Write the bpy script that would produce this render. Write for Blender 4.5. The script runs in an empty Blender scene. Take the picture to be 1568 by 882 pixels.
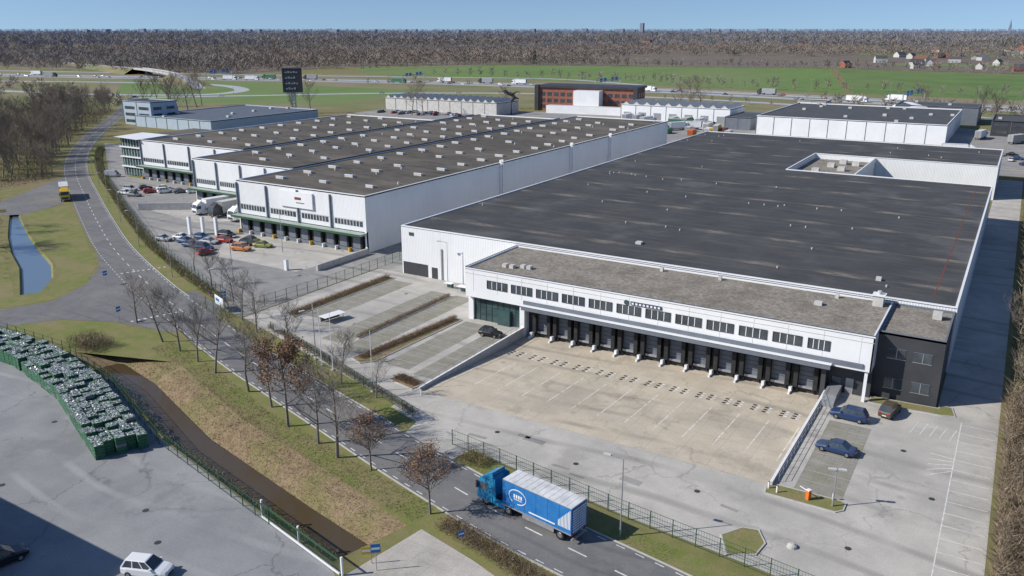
import bpy, math, random
import numpy as np
from mathutils import Vector, Matrix, geometry
random.seed(7); RNG=np.random.default_rng(7)
SC=bpy.context.scene; COL=bpy.context.collection
R=math.radians
# ------------------------------------------------------------------ materials
def mat(name,c1,c2=None,scale=1.0,rough=0.85,detail=6,bump=0.0,bscale=None,metal=0.0,c3=None,scale3=0.05,f3=0.6,spec=0.3,stretch=None,ribs=None,ramp=(0.35,0.65),grid=None,tracks=None,stains=None,speck=0,cracks=None,blot=None):
    m=bpy.data.materials.new(name); m.use_nodes=True; nt=m.node_tree; N=nt.nodes; L=nt.links
    b=N["Principled BSDF"]; b.inputs["Roughness"].default_value=rough; b.inputs["Metallic"].default_value=metal
    b.inputs["Specular IOR Level"].default_value=spec
    b.inputs["Base Color"].default_value=(*c1,1)
    tc=N.new("ShaderNodeTexCoord"); src=tc.outputs["Object"]
    if stretch:
        mp=N.new("ShaderNodeMapping"); mp.inputs["Scale"].default_value=stretch; L.new(src,mp.inputs[0]); src=mp.outputs[0]
    def noise(s,d=detail,r=0.6,sr=None,out="Fac"):
        n=N.new("ShaderNodeTexNoise"); n.inputs["Scale"].default_value=s; n.inputs["Detail"].default_value=d; n.inputs["Roughness"].default_value=r
        L.new(sr or src,n.inputs["Vector"]); return n.outputs[out]
    def rmp(f,a,bb,o0=0,o1=1):
        r=N.new("ShaderNodeMapRange"); r.inputs[1].default_value=a; r.inputs[2].default_value=bb; r.inputs[3].default_value=o0; r.inputs[4].default_value=o1; L.new(f,r.inputs[0]); return r.outputs[0]
    def mth(op,a,bv=None):
        x=N.new("ShaderNodeMath"); x.operation=op
        for i,v in enumerate((a,bv)):
            if v is None: continue
            if isinstance(v,(int,float)): x.inputs[i].default_value=v
            else: L.new(v,x.inputs[i])
        return x.outputs[0]
    def mix(f,a,bb,bt=None):
        x=N.new("ShaderNodeMix"); x.data_type='RGBA'
        if bt: x.blend_type=bt
        if isinstance(f,(int,float)): x.inputs[0].default_value=f
        else: L.new(f,x.inputs[0])
        for s,v in ((6,a),(7,bb)):
            if isinstance(v,tuple): x.inputs[s].default_value=(*v,1)
            else: L.new(v,x.inputs[s])
        return x.outputs[2]
    out=None
    if c2:
        out=mix(rmp(noise(scale),*ramp),c1,c2)
        if c3: out=mix(mth('MULTIPLY',rmp(noise(scale3,5,0.65),0.45,0.68),f3),out,c3)
    if blot:
        out=mix(mth('MULTIPLY',rmp(noise(blot[0],7,.7),.56,.64),blot[1]),out,tuple(v*blot[2] for v in c1))
    if grid:
        sp=N.new("ShaderNodeSeparateXYZ"); L.new(tc.outputs["Object"],sp.inputs[0]); g=None
        for ax,sz in ((0,grid[0]),(1,grid[1])):
            d=mth('ABSOLUTE',mth('SUBTRACT',mth('FRACT',mth('DIVIDE',sp.outputs[ax],sz)),.5)); q=rmp(d,0,.07/sz,1,0)
            g=q if g is None else mth('MAXIMUM',g,q)
        out=mix(mth('MULTIPLY',g,grid[2]),out,tuple(v*.45 for v in c1))
    if cracks:
        v=N.new("ShaderNodeTexVoronoi"); v.feature='DISTANCE_TO_EDGE'; v.inputs["Scale"].default_value=cracks[0]
        ad=N.new("ShaderNodeVectorMath"); ad.operation='MULTIPLY_ADD'; L.new(noise(.35,6,.6,tc.outputs["Object"],"Color"),ad.inputs[0]); ad.inputs[1].default_value=(5,5,0); L.new(tc.outputs["Object"],ad.inputs[2]); L.new(ad.outputs[0],v.inputs["Vector"])
        f=mth('MULTIPLY',mth('MULTIPLY',rmp(v.outputs["Distance"],.0,.012,1,0),rmp(noise(.08,2,.5,tc.outputs["Object"]),.42,.55)),cracks[1])
        out=mix(f,out,tuple(q*.4 for q in c1))
    if tracks:
        w=N.new("ShaderNodeTexWave"); w.wave_type='RINGS'; w.inputs["Scale"].default_value=tracks[0]; w.inputs["Distortion"].default_value=16; w.inputs["Detail"].default_value=2; w.inputs["Detail Scale"].default_value=.2
        L.new(tc.outputs["Object"],w.inputs["Vector"])
        f=mth('MULTIPLY',mth('MULTIPLY',rmp(w.outputs["Fac"],.86,1),rmp(noise(.05,3,.5,tc.outputs["Object"]),.42,.56)),tracks[1])
        out=mix(f,out,tracks[2])
    if stains:
        v=N.new("ShaderNodeTexVoronoi"); v.inputs["Scale"].default_value=stains[0]; L.new(tc.outputs["Object"],v.inputs["Vector"])
        out=mix(mth('MULTIPLY',rmp(v.outputs["Distance"],.02,.10,1,0),stains[1]),out,tuple(q*.35 for q in c1))
    if speck:
        f=rmp(noise(4.5,4,.75,tc.outputs["Object"]),.3,.7,1-speck,1+speck*.6)
        cx=N.new("ShaderNodeCombineXYZ"); [L.new(f,cx.inputs[i]) for i in range(3)]
        out=mix(1.0,out,cx.outputs[0],'MULTIPLY')
    if out is not None: L.new(out,b.inputs["Base Color"])
    if ribs:
        w=N.new("ShaderNodeTexWave"); w.bands_direction=ribs[0]; w.inputs["Scale"].default_value=ribs[1]; L.new(tc.outputs["Object"],w.inputs["Vector"])
        bp=N.new("ShaderNodeBump"); bp.inputs["Strength"].default_value=ribs[2]; bp.inputs["Distance"].default_value=0.05; L.new(w.outputs["Fac"],bp.inputs["Height"]); L.new(bp.outputs[0],b.inputs["Normal"])
        f=rmp(w.outputs["Fac"],0,.25,.86,1)
        # darker in the rib grooves, then faint vertical rain streaks below the parapet
        cx=N.new("ShaderNodeCombineXYZ"); [L.new(f,cx.inputs[i]) for i in range(3)]
        o2=mix(1.0,out,cx.outputs[0],'MULTIPLY')
        mp2=N.new("ShaderNodeMapping"); mp2.inputs["Scale"].default_value=(1,1,.06); L.new(tc.outputs["Object"],mp2.inputs[0])
        o2=mix(mth('MULTIPLY',rmp(noise(.9,5,.6,mp2.outputs[0]),.52,.7),.3),o2,tuple(q*.78 for q in c1)); L.new(o2,b.inputs["Base Color"])
    elif bump:
        bp=N.new("ShaderNodeBump"); bp.inputs["Strength"].default_value=bump; bp.inputs["Distance"].default_value=0.05
        L.new(noise(bscale or scale*3),bp.inputs["Height"]); L.new(bp.outputs[0],b.inputs["Normal"])
    return m
M={}
M['ground']=mat("grass_ground",(.15,.155,.05),(.22,.205,.085),.35,.95,8,.3,6,c3=(.23,.175,.105),scale3=.03,f3=.8,speck=.2)
M['grassgreen']=mat("verge_grass",(.145,.185,.04),(.215,.205,.08),.5,.95,8,.3,6,c3=(.26,.205,.115),scale3=.12,f3=.85,speck=.25)
M['field']=mat("field_grass",(.115,.19,.05),(.145,.22,.065),.02,.95,5,c3=(.19,.21,.10),scale3=.008,stretch=(1,.25,1),blot=(.02,.35,.8))
M['field2']=mat("field_grass_dark",(.10,.165,.045),(.13,.20,.06),.02,.95,5,c3=(.17,.19,.085),scale3=.006,blot=(.015,.4,.75))
M['meadow']=mat("highway_verge",(.15,.175,.065),(.23,.20,.11),.02,.95,6,c3=(.25,.195,.13),scale3=.01,f3=.9)
M['floor']=mat("forest_floor",(.14,.115,.095),(.18,.15,.12),.02,.95)
M['floorfar']=mat("far_floor_haze_tint",(.19,.21,.25),(.21,.23,.28),.002,.95)  # bluish distance haze put into the ground colour
M['bank']=mat("ditch_bank_earth",(.22,.155,.095),(.30,.225,.14),.8,.95,8,.5,5,c3=(.18,.18,.065),scale3=.16,f3=.85,speck=.3)
M['asph']=mat("road_asphalt",(.15,.15,.155),(.185,.183,.182),.5,.9,8,.1,20,c3=(.23,.225,.215),scale3=.08,f3=.8,tracks=(.1,.35,(.09,.09,.09)),stains=(.25,.3),speck=.14,cracks=(.16,.4),blot=(.12,.5,.75))
M['asph2']=mat("yard_asphalt",(.24,.238,.235),(.30,.295,.285),.25,.9,8,.1,20,c3=(.39,.37,.34),scale3=.05,f3=.9,tracks=(.05,.6,(.14,.14,.14)),stains=(.2,.35),speck=.12,cracks=(.1,.45),blot=(.1,.5,.75))
M['lotL']=mat("depot_asphalt",(.225,.23,.24),(.27,.275,.285),.2,.9,9,.1,20,c3=(.335,.335,.34),scale3=.06,f3=.85,tracks=(.06,.55,(.38,.38,.385)),stains=(.15,.4),speck=.14,cracks=(.07,.55),blot=(.09,.5,.78))
M['conc']=mat("concrete_paving",(.44,.418,.38),(.52,.495,.45),.3,.9,9,.1,15,c3=(.34,.328,.305),scale3=.07,f3=.9,tracks=(.05,.6,(.26,.25,.23)),stains=(.14,.5),speck=.12,cracks=(.09,.5),blot=(.11,.5,.72))
M['concY']=mat("concrete_dock_yard",(.50,.435,.335),(.585,.515,.41),.25,.9,9,.1,15,c3=(.40,.36,.295),scale3=.09,f3=.9,grid=(3.85,5,.35),tracks=(.05,.6,(.27,.24,.2)),stains=(.16,.55),speck=.12,cracks=(.12,.45),blot=(.13,.6,.66))
M['paver']=mat("parking_pavers",(.26,.248,.215),(.33,.315,.275),.6,.95,8,.2,12,c3=(.22,.22,.145),scale3=.2,f3=.85,grid=(1.2,1.2,.25),speck=.2,blot=(.3,.5,.7))
M['pavl']=mat("light_pavers",(.42,.395,.355),(.50,.47,.425),.5,.95,8,.2,12,c3=(.34,.32,.28),scale3=.15,grid=(2,2,.25),speck=.15,blot=(.15,.5,.75))
M['white']=mat("white_paint",(.80,.81,.82),(.72,.73,.74),.8,.5)
M['mark']=mat("road_marking_paint",(.76,.76,.74),(.5,.5,.48),1.5,.8)
M['markw']=mat("worn_marking_paint",(.76,.735,.68),(.56,.51,.43),1.6,.8)
M['black']=mat("black_rubber",(.02,.02,.022),(.035,.035,.035),2,.8)
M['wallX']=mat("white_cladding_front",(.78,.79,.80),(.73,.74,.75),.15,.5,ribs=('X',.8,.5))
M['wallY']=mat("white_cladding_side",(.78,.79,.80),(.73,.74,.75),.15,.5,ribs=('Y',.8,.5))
M['wallShade']=mat("white_cladding_shaded_side",(.66,.68,.70),(.60,.62,.64),.1,.5,ribs=('Y',.8,.5))  # white cladding greyed: shade of the side facing away from the sun
M['facw']=mat("white_facade_panel",(.80,.81,.82),(.74,.75,.76),.2,.45)
M['facd']=mat("anthracite_panel",(.045,.048,.054),(.06,.062,.068),.3,.5)
M['canopy']=mat("blue_grey_canopy",(.14,.16,.19),(.17,.19,.22),.5,.5)
M['canopyg']=mat("pale_green_canopy",(.30,.36,.33),(.38,.43,.40),.5,.6)
M['trim']=mat("dark_blue_trim",(.03,.05,.10),(.04,.06,.11),1,.4)
M['gravel']=mat("gravel_roof",(.19,.168,.14),(.37,.335,.285),2.2,.95,10,.7,9,c3=(.16,.14,.11),scale3=.25,f3=.7,speck=.3,blot=(.2,.5,.6))
M['roofA']=mat("bitumen_roof_brown",(.072,.065,.055),(.125,.112,.093),.6,.9,10,.3,6,c3=(.18,.158,.13),scale3=.07,f3=.85,stretch=(.35,1,1),speck=.2,blot=(.12,.5,.6))
M['roofB']=mat("bitumen_roof_dark",(.065,.07,.078),(.09,.095,.10),.3,.85,8,blot=(.08,.5,1.6))
M['roofS']=mat("slate_blue_roof",(.10,.12,.15),(.13,.15,.18),.3,.7,8)
M['wallS']=mat("light_blue_cladding",(.42,.50,.58),(.38,.46,.54),.3,.6)
M['glass']=mat("window_glass",(.04,.05,.06),(.08,.095,.11),.4,.12,spec=.6)
M['glassT']=mat("teal_glass",(.03,.065,.07),(.05,.10,.10),.5,.1,spec=.7)
M['alu']=mat("aluminium",(.45,.46,.47),(.38,.39,.4),2,.4,metal=.5)
M['concw']=mat("concrete_wall",(.5,.49,.47),(.4,.39,.37),1,.9)
M['unit']=mat("rooftop_unit_metal",(.60,.59,.56),(.46,.45,.43),1,.6)
M['green']=mat("fence_green",(.04,.09,.05),(.05,.11,.06),2,.6)
M['greenp']=mat("crate_green",(.025,.11,.055),(.04,.15,.075),3,.6)
M['bottle']=mat("bottle_glass",(.6,.65,.66),(.78,.8,.8),3,.3,spec=.5)
M['bark']=mat("bark",(.16,.14,.12),(.26,.23,.195),4,.95)
M['twig']=mat("twig",(.16,.13,.105),(.22,.185,.15),1,.95)
M['leafb']=mat("dry_leaves",(.21,.12,.07),(.28,.17,.10),1,.9)
M['scrub']=mat("scrub_twigs",(.22,.17,.115),(.29,.23,.16),.5,.95)
M['scrub2']=mat("scrub_dark",(.12,.095,.07),(.165,.13,.09),.5,.95)
M['tuft']=mat("dry_grass_blades",(.29,.235,.14),(.22,.205,.10),.5,.95)
M['tuftg']=mat("green_grass_blades",(.13,.175,.045),(.17,.19,.06),.5,.95)
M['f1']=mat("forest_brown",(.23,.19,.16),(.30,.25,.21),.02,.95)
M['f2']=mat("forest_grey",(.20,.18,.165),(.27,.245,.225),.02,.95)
M['f3']=mat("forest_far_haze_tint",(.205,.205,.225),(.24,.24,.26),.005,.95)  # aerial haze tinted into the far tree colour
M['f4']=mat("horizon_haze_tint",(.20,.235,.31),(.22,.26,.335),.001,.95)  # stronger blue haze painted into the colour of everything near the horizon
M['pine']=mat("conifer_green",(.035,.055,.025),(.06,.085,.04),.1,.95)
M['brick']=mat("red_brick",(.26,.10,.07),(.33,.14,.10),.5,.9)
M['tile']=mat("roof_tiles",(.2,.08,.055),(.13,.08,.07),.05,.8)
M['tyre']=mat("tyre",(.015,.015,.016),None,1,.85)
M['rim']=mat("wheel_rim",(.35,.35,.36),None,1,.4,metal=.7)
M['orange']=mat("orange_paint",(.70,.17,.03),None,1,.5)
M['yellow']=mat("yellow_paint",(.7,.45,.05),None,1,.5)
M['redline']=mat("red_line",(.24,.06,.04),(.12,.06,.05),.6,.8)
M['oldc']=mat("galvanised_steel",(.4,.41,.42),(.33,.34,.35),3,.45,metal=.4)
M['tlite']=mat("tail_light",(.4,.02,.02),None,1,.3)
M['tarp']=mat("white_tarpaulin",(.72,.725,.73),(.52,.53,.54),.8,.6)
M['tblue']=mat("blue_tarpaulin",(.02,.15,.42),(.035,.19,.47),1,.45)
M['cabblue']=mat("cyan_blue_paint",(.02,.25,.46),(.02,.22,.42),1,.25,spec=.5)
M['tgreen']=mat("green_tarpaulin",(.05,.17,.09),(.06,.2,.1),1,.5)
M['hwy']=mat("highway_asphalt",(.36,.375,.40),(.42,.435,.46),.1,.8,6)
def paint(n,c): 
    k='p_'+n
    if k not in M: M[k]=mat("car_paint_"+n,c,None,1,.25,spec=.6)
    return k
def water(name,c,r):
    m=bpy.data.materials.new(name); m.use_nodes=True; nt=m.node_tree; b=nt.nodes["Principled BSDF"]
    b.inputs["Base Color"].default_value=(*c,1); b.inputs["Roughness"].default_value=r
    n=nt.nodes.new("ShaderNodeTexNoise"); n.inputs["Scale"].default_value=1.5
    tc=nt.nodes.new("ShaderNodeTexCoord"); nt.links.new(tc.outputs["Object"],n.inputs["Vector"])
    bp=nt.nodes.new("ShaderNodeBump"); bp.inputs["Strength"].default_value=.1; nt.links.new(n.outputs["Fac"],bp.inputs["Height"]); nt.links.new(bp.outputs[0],b.inputs["Normal"])
    return m
M['water']=water("muddy_water",(.085,.062,.035),.1); M['water2']=water("canal_water",(.13,.18,.24),.1)
def mainroof():
    m=bpy.data.materials.new("bitumen_roof_main"); m.use_nodes=True; nt=m.node_tree; N=nt.nodes; L=nt.links; b=N["Principled BSDF"]; b.inputs["Roughness"].default_value=.75; b.inputs["Specular IOR Level"].default_value=.3
    tc=N.new("ShaderNodeTexCoord"); sp=N.new("ShaderNodeSeparateXYZ"); L.new(tc.outputs["Object"],sp.inputs[0])
    def math_(op,a,bv=None):
        x=N.new("ShaderNodeMath"); x.operation=op
        for i,v in enumerate((a,bv)):
            if v is None: continue
            if isinstance(v,(int,float)): x.inputs[i].default_value=v
            else: L.new(v,x.inputs[i])
        return x.outputs[0]
    def noise(s,st,d=8):
        mp=N.new("ShaderNodeMapping"); mp.inputs["Scale"].default_value=st; L.new(tc.outputs["Object"],mp.inputs[0])
        n=N.new("ShaderNodeTexNoise"); n.inputs["Scale"].default_value=s; n.inputs["Detail"].default_value=d; n.inputs["Roughness"].default_value=.65; L.new(mp.outputs[0],n.inputs[0]); return n.outputs["Fac"]
    def rmp(f,a,c,o0=0,o1=1):
        r=N.new("ShaderNodeMapRange"); r.inputs[1].default_value=a; r.inputs[2].default_value=c; r.inputs[3].default_value=o0; r.inputs[4].default_value=o1; L.new(f,r.inputs[0]); return r.outputs[0]
    def mix(f,a,c):
        x=N.new("ShaderNodeMix"); x.data_type='RGBA'; L.new(f,x.inputs[0])
        for s,v in ((6,a),(7,c)):
            if isinstance(v,tuple): x.inputs[s].default_value=(*v,1)
            else: L.new(v,x.inputs[s])
        return x.outputs[2]
    base=mix(rmp(noise(.12,(1,1,1)),.35,.65),(.058,.059,.061),(.088,.088,.088))
    base=mix(rmp(noise(3,(1,1,1),4),.3,.7,.35,0),base,(.03,.03,.03))
    wy=math_('ABSOLUTE',math_('SUBTRACT',math_('FRACT',math_('DIVIDE',sp.outputs[1],18.5)),.5))
    wyn=math_('ADD',wy,math_('MULTIPLY',math_('SUBTRACT',noise(.25,(1,1,1),4),.5),.10))
    band=rmp(wyn,.02,.075,1,0)
    wx=math_('ABSOLUTE',math_('SUBTRACT',math_('FRACT',math_('DIVIDE',sp.outputs[0],14)),.5))
    dash=rmp(math_('ADD',wx,math_('MULTIPLY',math_('SUBTRACT',noise(.12,(1,1,1),4),.5),.35)),.10,.34,1,0)
    f=math_('MULTIPLY',math_('MULTIPLY',band,dash),rmp(noise(.7,(.5,1.6,1)),.36,.6))
    col=mix(math_('MULTIPLY',f,.85),base,(.27,.235,.185))
    line=rmp(wy,.004,.012,1,0)
    col=mix(math_('MULTIPLY',line,.6),col,(.17,.155,.13))
    wz=math_('ABSOLUTE',math_('SUBTRACT',math_('FRACT',math_('DIVIDE',sp.outputs[1],2.0)),.5))
    seam=math_('MULTIPLY',rmp(wz,.0,.05,1,0),.4)
    col=mix(seam,col,(.035,.035,.035))
    st=rmp(noise(.3,(.25,2.2,1)),.5,.72)
    col=mix(math_('MULTIPLY',st,.45),col,(.17,.15,.12))
    st=rmp(noise(.06,(1,1,1)),.56,.66)
    col=mix(math_('MULTIPLY',st,.4),col,(.14,.14,.138))
    L.new(col,b.inputs["Base Color"]); return m
M['roof']=mainroof()
def cratetop():
    m=bpy.data.materials.new("crate_tops"); m.use_nodes=True; nt=m.node_tree; b=nt.nodes["Principled BSDF"]; b.inputs["Roughness"].default_value=.5
    v=nt.nodes.new("ShaderNodeTexVoronoi"); v.inputs["Scale"].default_value=3.5
    tc=nt.nodes.new("ShaderNodeTexCoord"); nt.links.new(tc.outputs["Object"],v.inputs["Vector"])
    cr=nt.nodes.new("ShaderNodeValToRGB"); e=cr.color_ramp; e.elements[0].position=.2; e.elements[0].color=(.5,.53,.54,1); e.elements[1].position=.65; e.elements[1].color=(.05,.09,.06,1)
    nt.links.new(v.outputs["Distance"],cr.inputs[0]); nt.links.new(cr.outputs[0],b.inputs["Base Color"]); return m
M['ctop']=cratetop()
# ------------------------------------------------------------------ mesh builder
class MB:
    def __init__(s): s.v=[]; s.f=[]; s.m=[]; s.mats=[]
    def mi(s,k):
        if k not in s.mats: s.mats.append(k)
        return s.mats.index(k)
    def face(s,pts,k):
        i=len(s.v); s.v.extend([tuple(p) for p in pts]); s.f.append(tuple(range(i,i+len(pts)))); s.m.append(s.mi(k))
    def box(s,x0,x1,y0,y1,z0,z1,k,top=None,T=None):
        c=[(x0,y0,z0),(x1,y0,z0),(x1,y1,z0),(x0,y1,z0),(x0,y0,z1),(x1,y0,z1),(x1,y1,z1),(x0,y1,z1)]
        if T: c=[tuple(T@Vector(p)) for p in c]
        i=len(s.v); s.v.extend(c)
        for n,q in enumerate([(3,2,1,0),(4,5,6,7),(0,1,5,4),(1,2,6,5),(2,3,7,6),(3,0,4,7)]):
            s.f.append(tuple(i+a for a in q)); s.m.append(s.mi(top if (top and n==1) else k))
    def cyl(s,p0,p1,r0,r1,n,k,caps=True):
        p0=Vector(p0);p1=Vector(p1);d=(p1-p0)
        if d.length<1e-6: return
        d.normalize(); a=d.orthogonal().normalized(); b=d.cross(a); i=len(s.v)
        for p,r in ((p0,r0),(p1,r1)):
            for j in range(n):
                t=2*math.pi*j/n; s.v.append(tuple(p+(a*math.cos(t)+b*math.sin(t))*r))
        kk=s.mi(k)
        for j in range(n):
            s.f.append((i+j,i+(j+1)%n,i+n+(j+1)%n,i+n+j)); s.m.append(kk)
        if caps:
            s.f.append(tuple(i+n+j for j in range(n))); s.m.append(kk)
            s.f.append(tuple(i+n-1-j for j in range(n))); s.m.append(kk)
    def prism(s,poly,z0,z1,k,top=None):
        n=len(poly)
        for i in range(n):
            a=poly[i];b=poly[(i+1)%n]
            s.face([(a[0],a[1],z0),(b[0],b[1],z0),(b[0],b[1],z1),(a[0],a[1],z1)],k)
        if top: s.face([(x,y,z1) for x,y in poly],top)
    def extr(s,prof,y0,y1,k):
        n=len(prof)
        for i in range(n):
            a=prof[i];b=prof[(i+1)%n]
            s.face([(a[0],y0,a[1]),(b[0],y0,b[1]),(b[0],y1,b[1]),(a[0],y1,a[1])],k)
        s.face([(x,y0,z) for x,z in prof],k); s.face([(x,y1,z) for x,z in prof][::-1],k)
    def mesh(s,name):
        me=bpy.data.meshes.new(name); me.from_pydata(s.v,[],s.f)
        for k in s.mats: me.materials.append(M[k])
        me.polygons.foreach_set("material_index",s.m); me.update(); return me
def put(name,me,loc=(0,0,0),rz=0,sc=1,parent=None):
    o=bpy.data.objects.new(name,me); COL.objects.link(o); o.location=loc; o.rotation_euler=(0,0,rz)
    o.scale=(sc,sc,sc) if not isinstance(sc,tuple) else sc
    if parent: o.parent=parent
    return o
class Obj:
    def __init__(s,name): s.n=name; s.parts={}
    def __getitem__(s,k):
        if k not in s.parts: s.parts[k]=MB()
        return s.parts[k]
    def done(s,loc=(0,0,0),rz=0):
        if len(s.parts)==1: return put(s.n,list(s.parts.values())[0].mesh(s.n),loc,rz)
        e=bpy.data.objects.new(s.n,None); COL.objects.link(e); e.location=loc; e.rotation_euler=(0,0,rz)
        for k,b in s.parts.items(): put(k,b.mesh(k),parent=e)
        return e
def inset(poly,d):
    n=len(poly); out=[]
    for i in range(n):
        p=Vector(poly[i]);a=(p-Vector(poly[i-1])).normalized();b=(Vector(poly[(i+1)%n])-p).normalized()
        na=Vector((-a.y,a.x));nb=Vector((-b.y,b.x)); m=(na+nb); m/= (1+na.dot(nb)) 
        out.append((p.x+m.x*d,p.y+m.y*d))
    return out
def parapet(b,poly,z0,z1,w,k):
    q=inset(poly,w);n=len(poly)
    for i in range(n):
        j=(i+1)%n
        b.face([(*poly[i],z1),(*poly[j],z1),(*q[j],z1),(*q[i],z1)],k)
        b.face([(*q[i],z1),(*q[j],z1),(*q[j],z0),(*q[i],z0)],k)
        b.face([(*poly[i],z0),(*poly[j],z0),(*poly[j],z1),(*poly[i],z1)],k)
def smooth(pl,n=6):
    out=[]
    P=[Vector(p) for p in pl]; P=[P[0]*2-P[1]]+P+[P[-1]*2-P[-2]]
    for i in range(1,len(P)-2):
        for j in range(n):
            t=j/n; a,b,c,d=P[i-1],P[i],P[i+1],P[i+2]
            out.append(.5*((2*b)+(c-a)*t+(2*a-5*b+4*c-d)*t*t+(3*b-a-3*c+d)*t**3))
    out.append(P[-2]); return out
def offs(pl,d):
    out=[]
    for i,p in enumerate(pl):
        a=pl[max(i-1,0)];b=pl[min(i+1,len(pl)-1)]; t=(Vector(b)-Vector(a)).normalized(); out.append(Vector(p)+Vector((-t.y,t.x))*d)
    return out
def offn(pl,d): return offs(pl,-d)
def ribbon(b,pl,o0,o1,z,k):
    A=offs(pl,o0);B=offs(pl,o1)
    for i in range(len(pl)-1): b.face([(A[i].x,A[i].y,z),(A[i+1].x,A[i+1].y,z),(B[i+1].x,B[i+1].y,z),(B[i].x,B[i].y,z)],k)
def kerb(b,pl,o,w,h,k):
    A=offs(pl,o);B=offs(pl,o+w)
    for i in range(len(pl)-1):
        a,a2,c,c2=A[i],A[i+1],B[i],B[i+1]
        b.face([(*a,h),(*a2,h),(*c2,h),(*c,h)],k); b.face([(*a,0),(*a2,0),(*a2,h),(*a,h)],k); b.face([(*c,0),(*c,h),(*c2,h),(*c2,0)],k)
def resample(pl,st):
    out=[];acc=0;
    for i in range(len(pl)-1):
        a=Vector(pl[i]);b=Vector(pl[i+1]);l=(b-a).length
        if l<1e-6: continue
        while acc<=l: out.append((a+(b-a)*(acc/l),(b-a).normalized())); acc+=st
        acc-=l
    return out
def dashes(b,pl,o,on,off,w,z,k):
    for p,t in resample(offs(pl,o),on+off):
        n=Vector((-t.y,t.x))*w/2; e=p+t*on
        b.face([(*(p-n),z),(*(e-n),z),(*(e+n),z),(*(p+n),z)],k)
def sheet(name,poly,z,k):
    b=MB(); b.face([(x,y,z) for x,y in poly],k); return put(name,b.mesh(name))
def cloud(name,P,L,W,mats,up=.6,spread=1.0):
    n=len(P); d=RNG.normal(size=(n,3))*spread; d[:,2]=np.abs(d[:,2])*.6+up; d/=np.linalg.norm(d,axis=1)[:,None]
    r=RNG.normal(size=(n,3)); w=np.cross(d,r); w/=np.linalg.norm(w,axis=1)[:,None]+1e-9
    l=(L*(.5+RNG.random(n)))[:,None]; w=w*(W*(.6+.8*RNG.random(n)))[:,None]
    V=np.stack([P-w/2,P+w/2,P+d*l],1).reshape(-1,3)
    return rawtri(name,V,mats)
def rawtri(name,V,mats,mi=None):
    n=len(V)//3; me=bpy.data.meshes.new(name)
    me.vertices.add(len(V)); me.vertices.foreach_set("co",V.astype(np.float32).ravel())
    me.loops.add(n*3); me.loops.foreach_set("vertex_index",np.arange(n*3,dtype=np.int32))
    me.polygons.add(n); me.polygons.foreach_set("loop_start",np.arange(0,n*3,3,dtype=np.int32))
    for k in mats: me.materials.append(M[k])
    if mi is None: mi=RNG.integers(0,len(mats),n)
    me.polygons.foreach_set("material_index",mi.astype(np.int32)); me.update(calc_edges=True)
    return put(name,me)
# ------------------------------------------------------------------ world, sun, camera
w=bpy.data.worlds.new("World"); SC.world=w; w.use_nodes=True; nt=w.node_tree
sky=nt.nodes.new("ShaderNodeTexSky"); sky.sky_type='NISHITA'; sky.sun_disc=False
EL=R(36); SV=Vector((-.755,-.656)); 
sky.sun_elevation=EL; sky.sun_rotation=math.atan2(SV.x,SV.y)%(2*math.pi); sky.altitude=300; sky.air_density=1.0; sky.dust_density=.3; sky.ozone_density=2.5
tcw=nt.nodes.new("ShaderNodeTexCoord"); va=nt.nodes.new("ShaderNodeVectorMath"); va.operation='ADD'; va.inputs[1].default_value=(0,0,.10); vn=nt.nodes.new("ShaderNodeVectorMath"); vn.operation='NORMALIZE'
nt.links.new(tcw.outputs["Generated"],va.inputs[0]); nt.links.new(va.outputs[0],vn.inputs[0]); nt.links.new(vn.outputs[0],sky.inputs[0])
mx=nt.nodes.new("ShaderNodeMix"); mx.data_type='RGBA'; mx.blend_type='MULTIPLY'; mx.inputs[0].default_value=1; nt.links.new(sky.outputs[0],mx.inputs[6]); mx.inputs[7].default_value=(.90,.97,1.10,1)
bg=nt.nodes["Background"]; bg.inputs[1].default_value=.105; nt.links.new(mx.outputs[2],bg.inputs[0])
sl=bpy.data.lights.new("sun",'SUN'); sl.energy=5.0; sl.angle=R(.5); sl.color=(1,.95,.87)
so=bpy.data.objects.new("sun",sl); COL.objects.link(so)
sd=Vector((SV.x*math.cos(EL),SV.y*math.cos(EL),math.sin(EL))); so.rotation_euler=sd.to_track_quat('Z','Y').to_euler(); so.location=(-60,-60,80)
cd=bpy.data.cameras.new("camera"); cd.sensor_width=36; cd.lens=1270/1568*36; cd.clip_end=60000; cd.clip_start=.5
co=bpy.data.objects.new("camera",cd); COL.objects.link(co); co.location=(0,0,48); co.rotation_euler=(R(90-17.32),0,R(31.21)); SC.camera=co
SC.view_settings.view_transform='Standard'
# ------------------------------------------------------------------ ground with openings
NV=Vector((.255,.967))
LA=[Vector(p) for p in [(-120.5,67),(-114,65.6),(-104,63.4),(-83,56),(-61,51),(-49.2,48.6)]]
YARD=[(-66,84),(-17.3,84),(-17.3,113.8),(-66,113.8)]
dh=[tuple(p) for p in LA]+[tuple(p+NV*9.5) for p in reversed(LA)]
NP=Vector((.42,.91)); LP=[Vector(p) for p in [(-236,121),(-222,113),(-206,104),(-190,96),(-176,90),(-166,84.5),(-157,79.5)]]; WP=[.35,.6,.9,1.15,1.25,1.2,.7]
ph=[tuple(p) for p in LP]+[tuple(p+NP*5*q) for p,q in reversed(list(zip(LP,WP)))]
S=30000
outer=[(-S,-S),(S,-S),(S,S),(-S,S)]
vv=[Vector(p) for p in outer+YARD+dh+ph]
def loop(a,n): return [(a+i,a+(i+1)%n) for i in range(n)]
ed=loop(0,4)+loop(4,4)+loop(8,len(dh))+loop(8+len(dh),len(ph))
r=geometry.delaunay_2d_cdt(vv,ed,[],0,1e-5)
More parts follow.
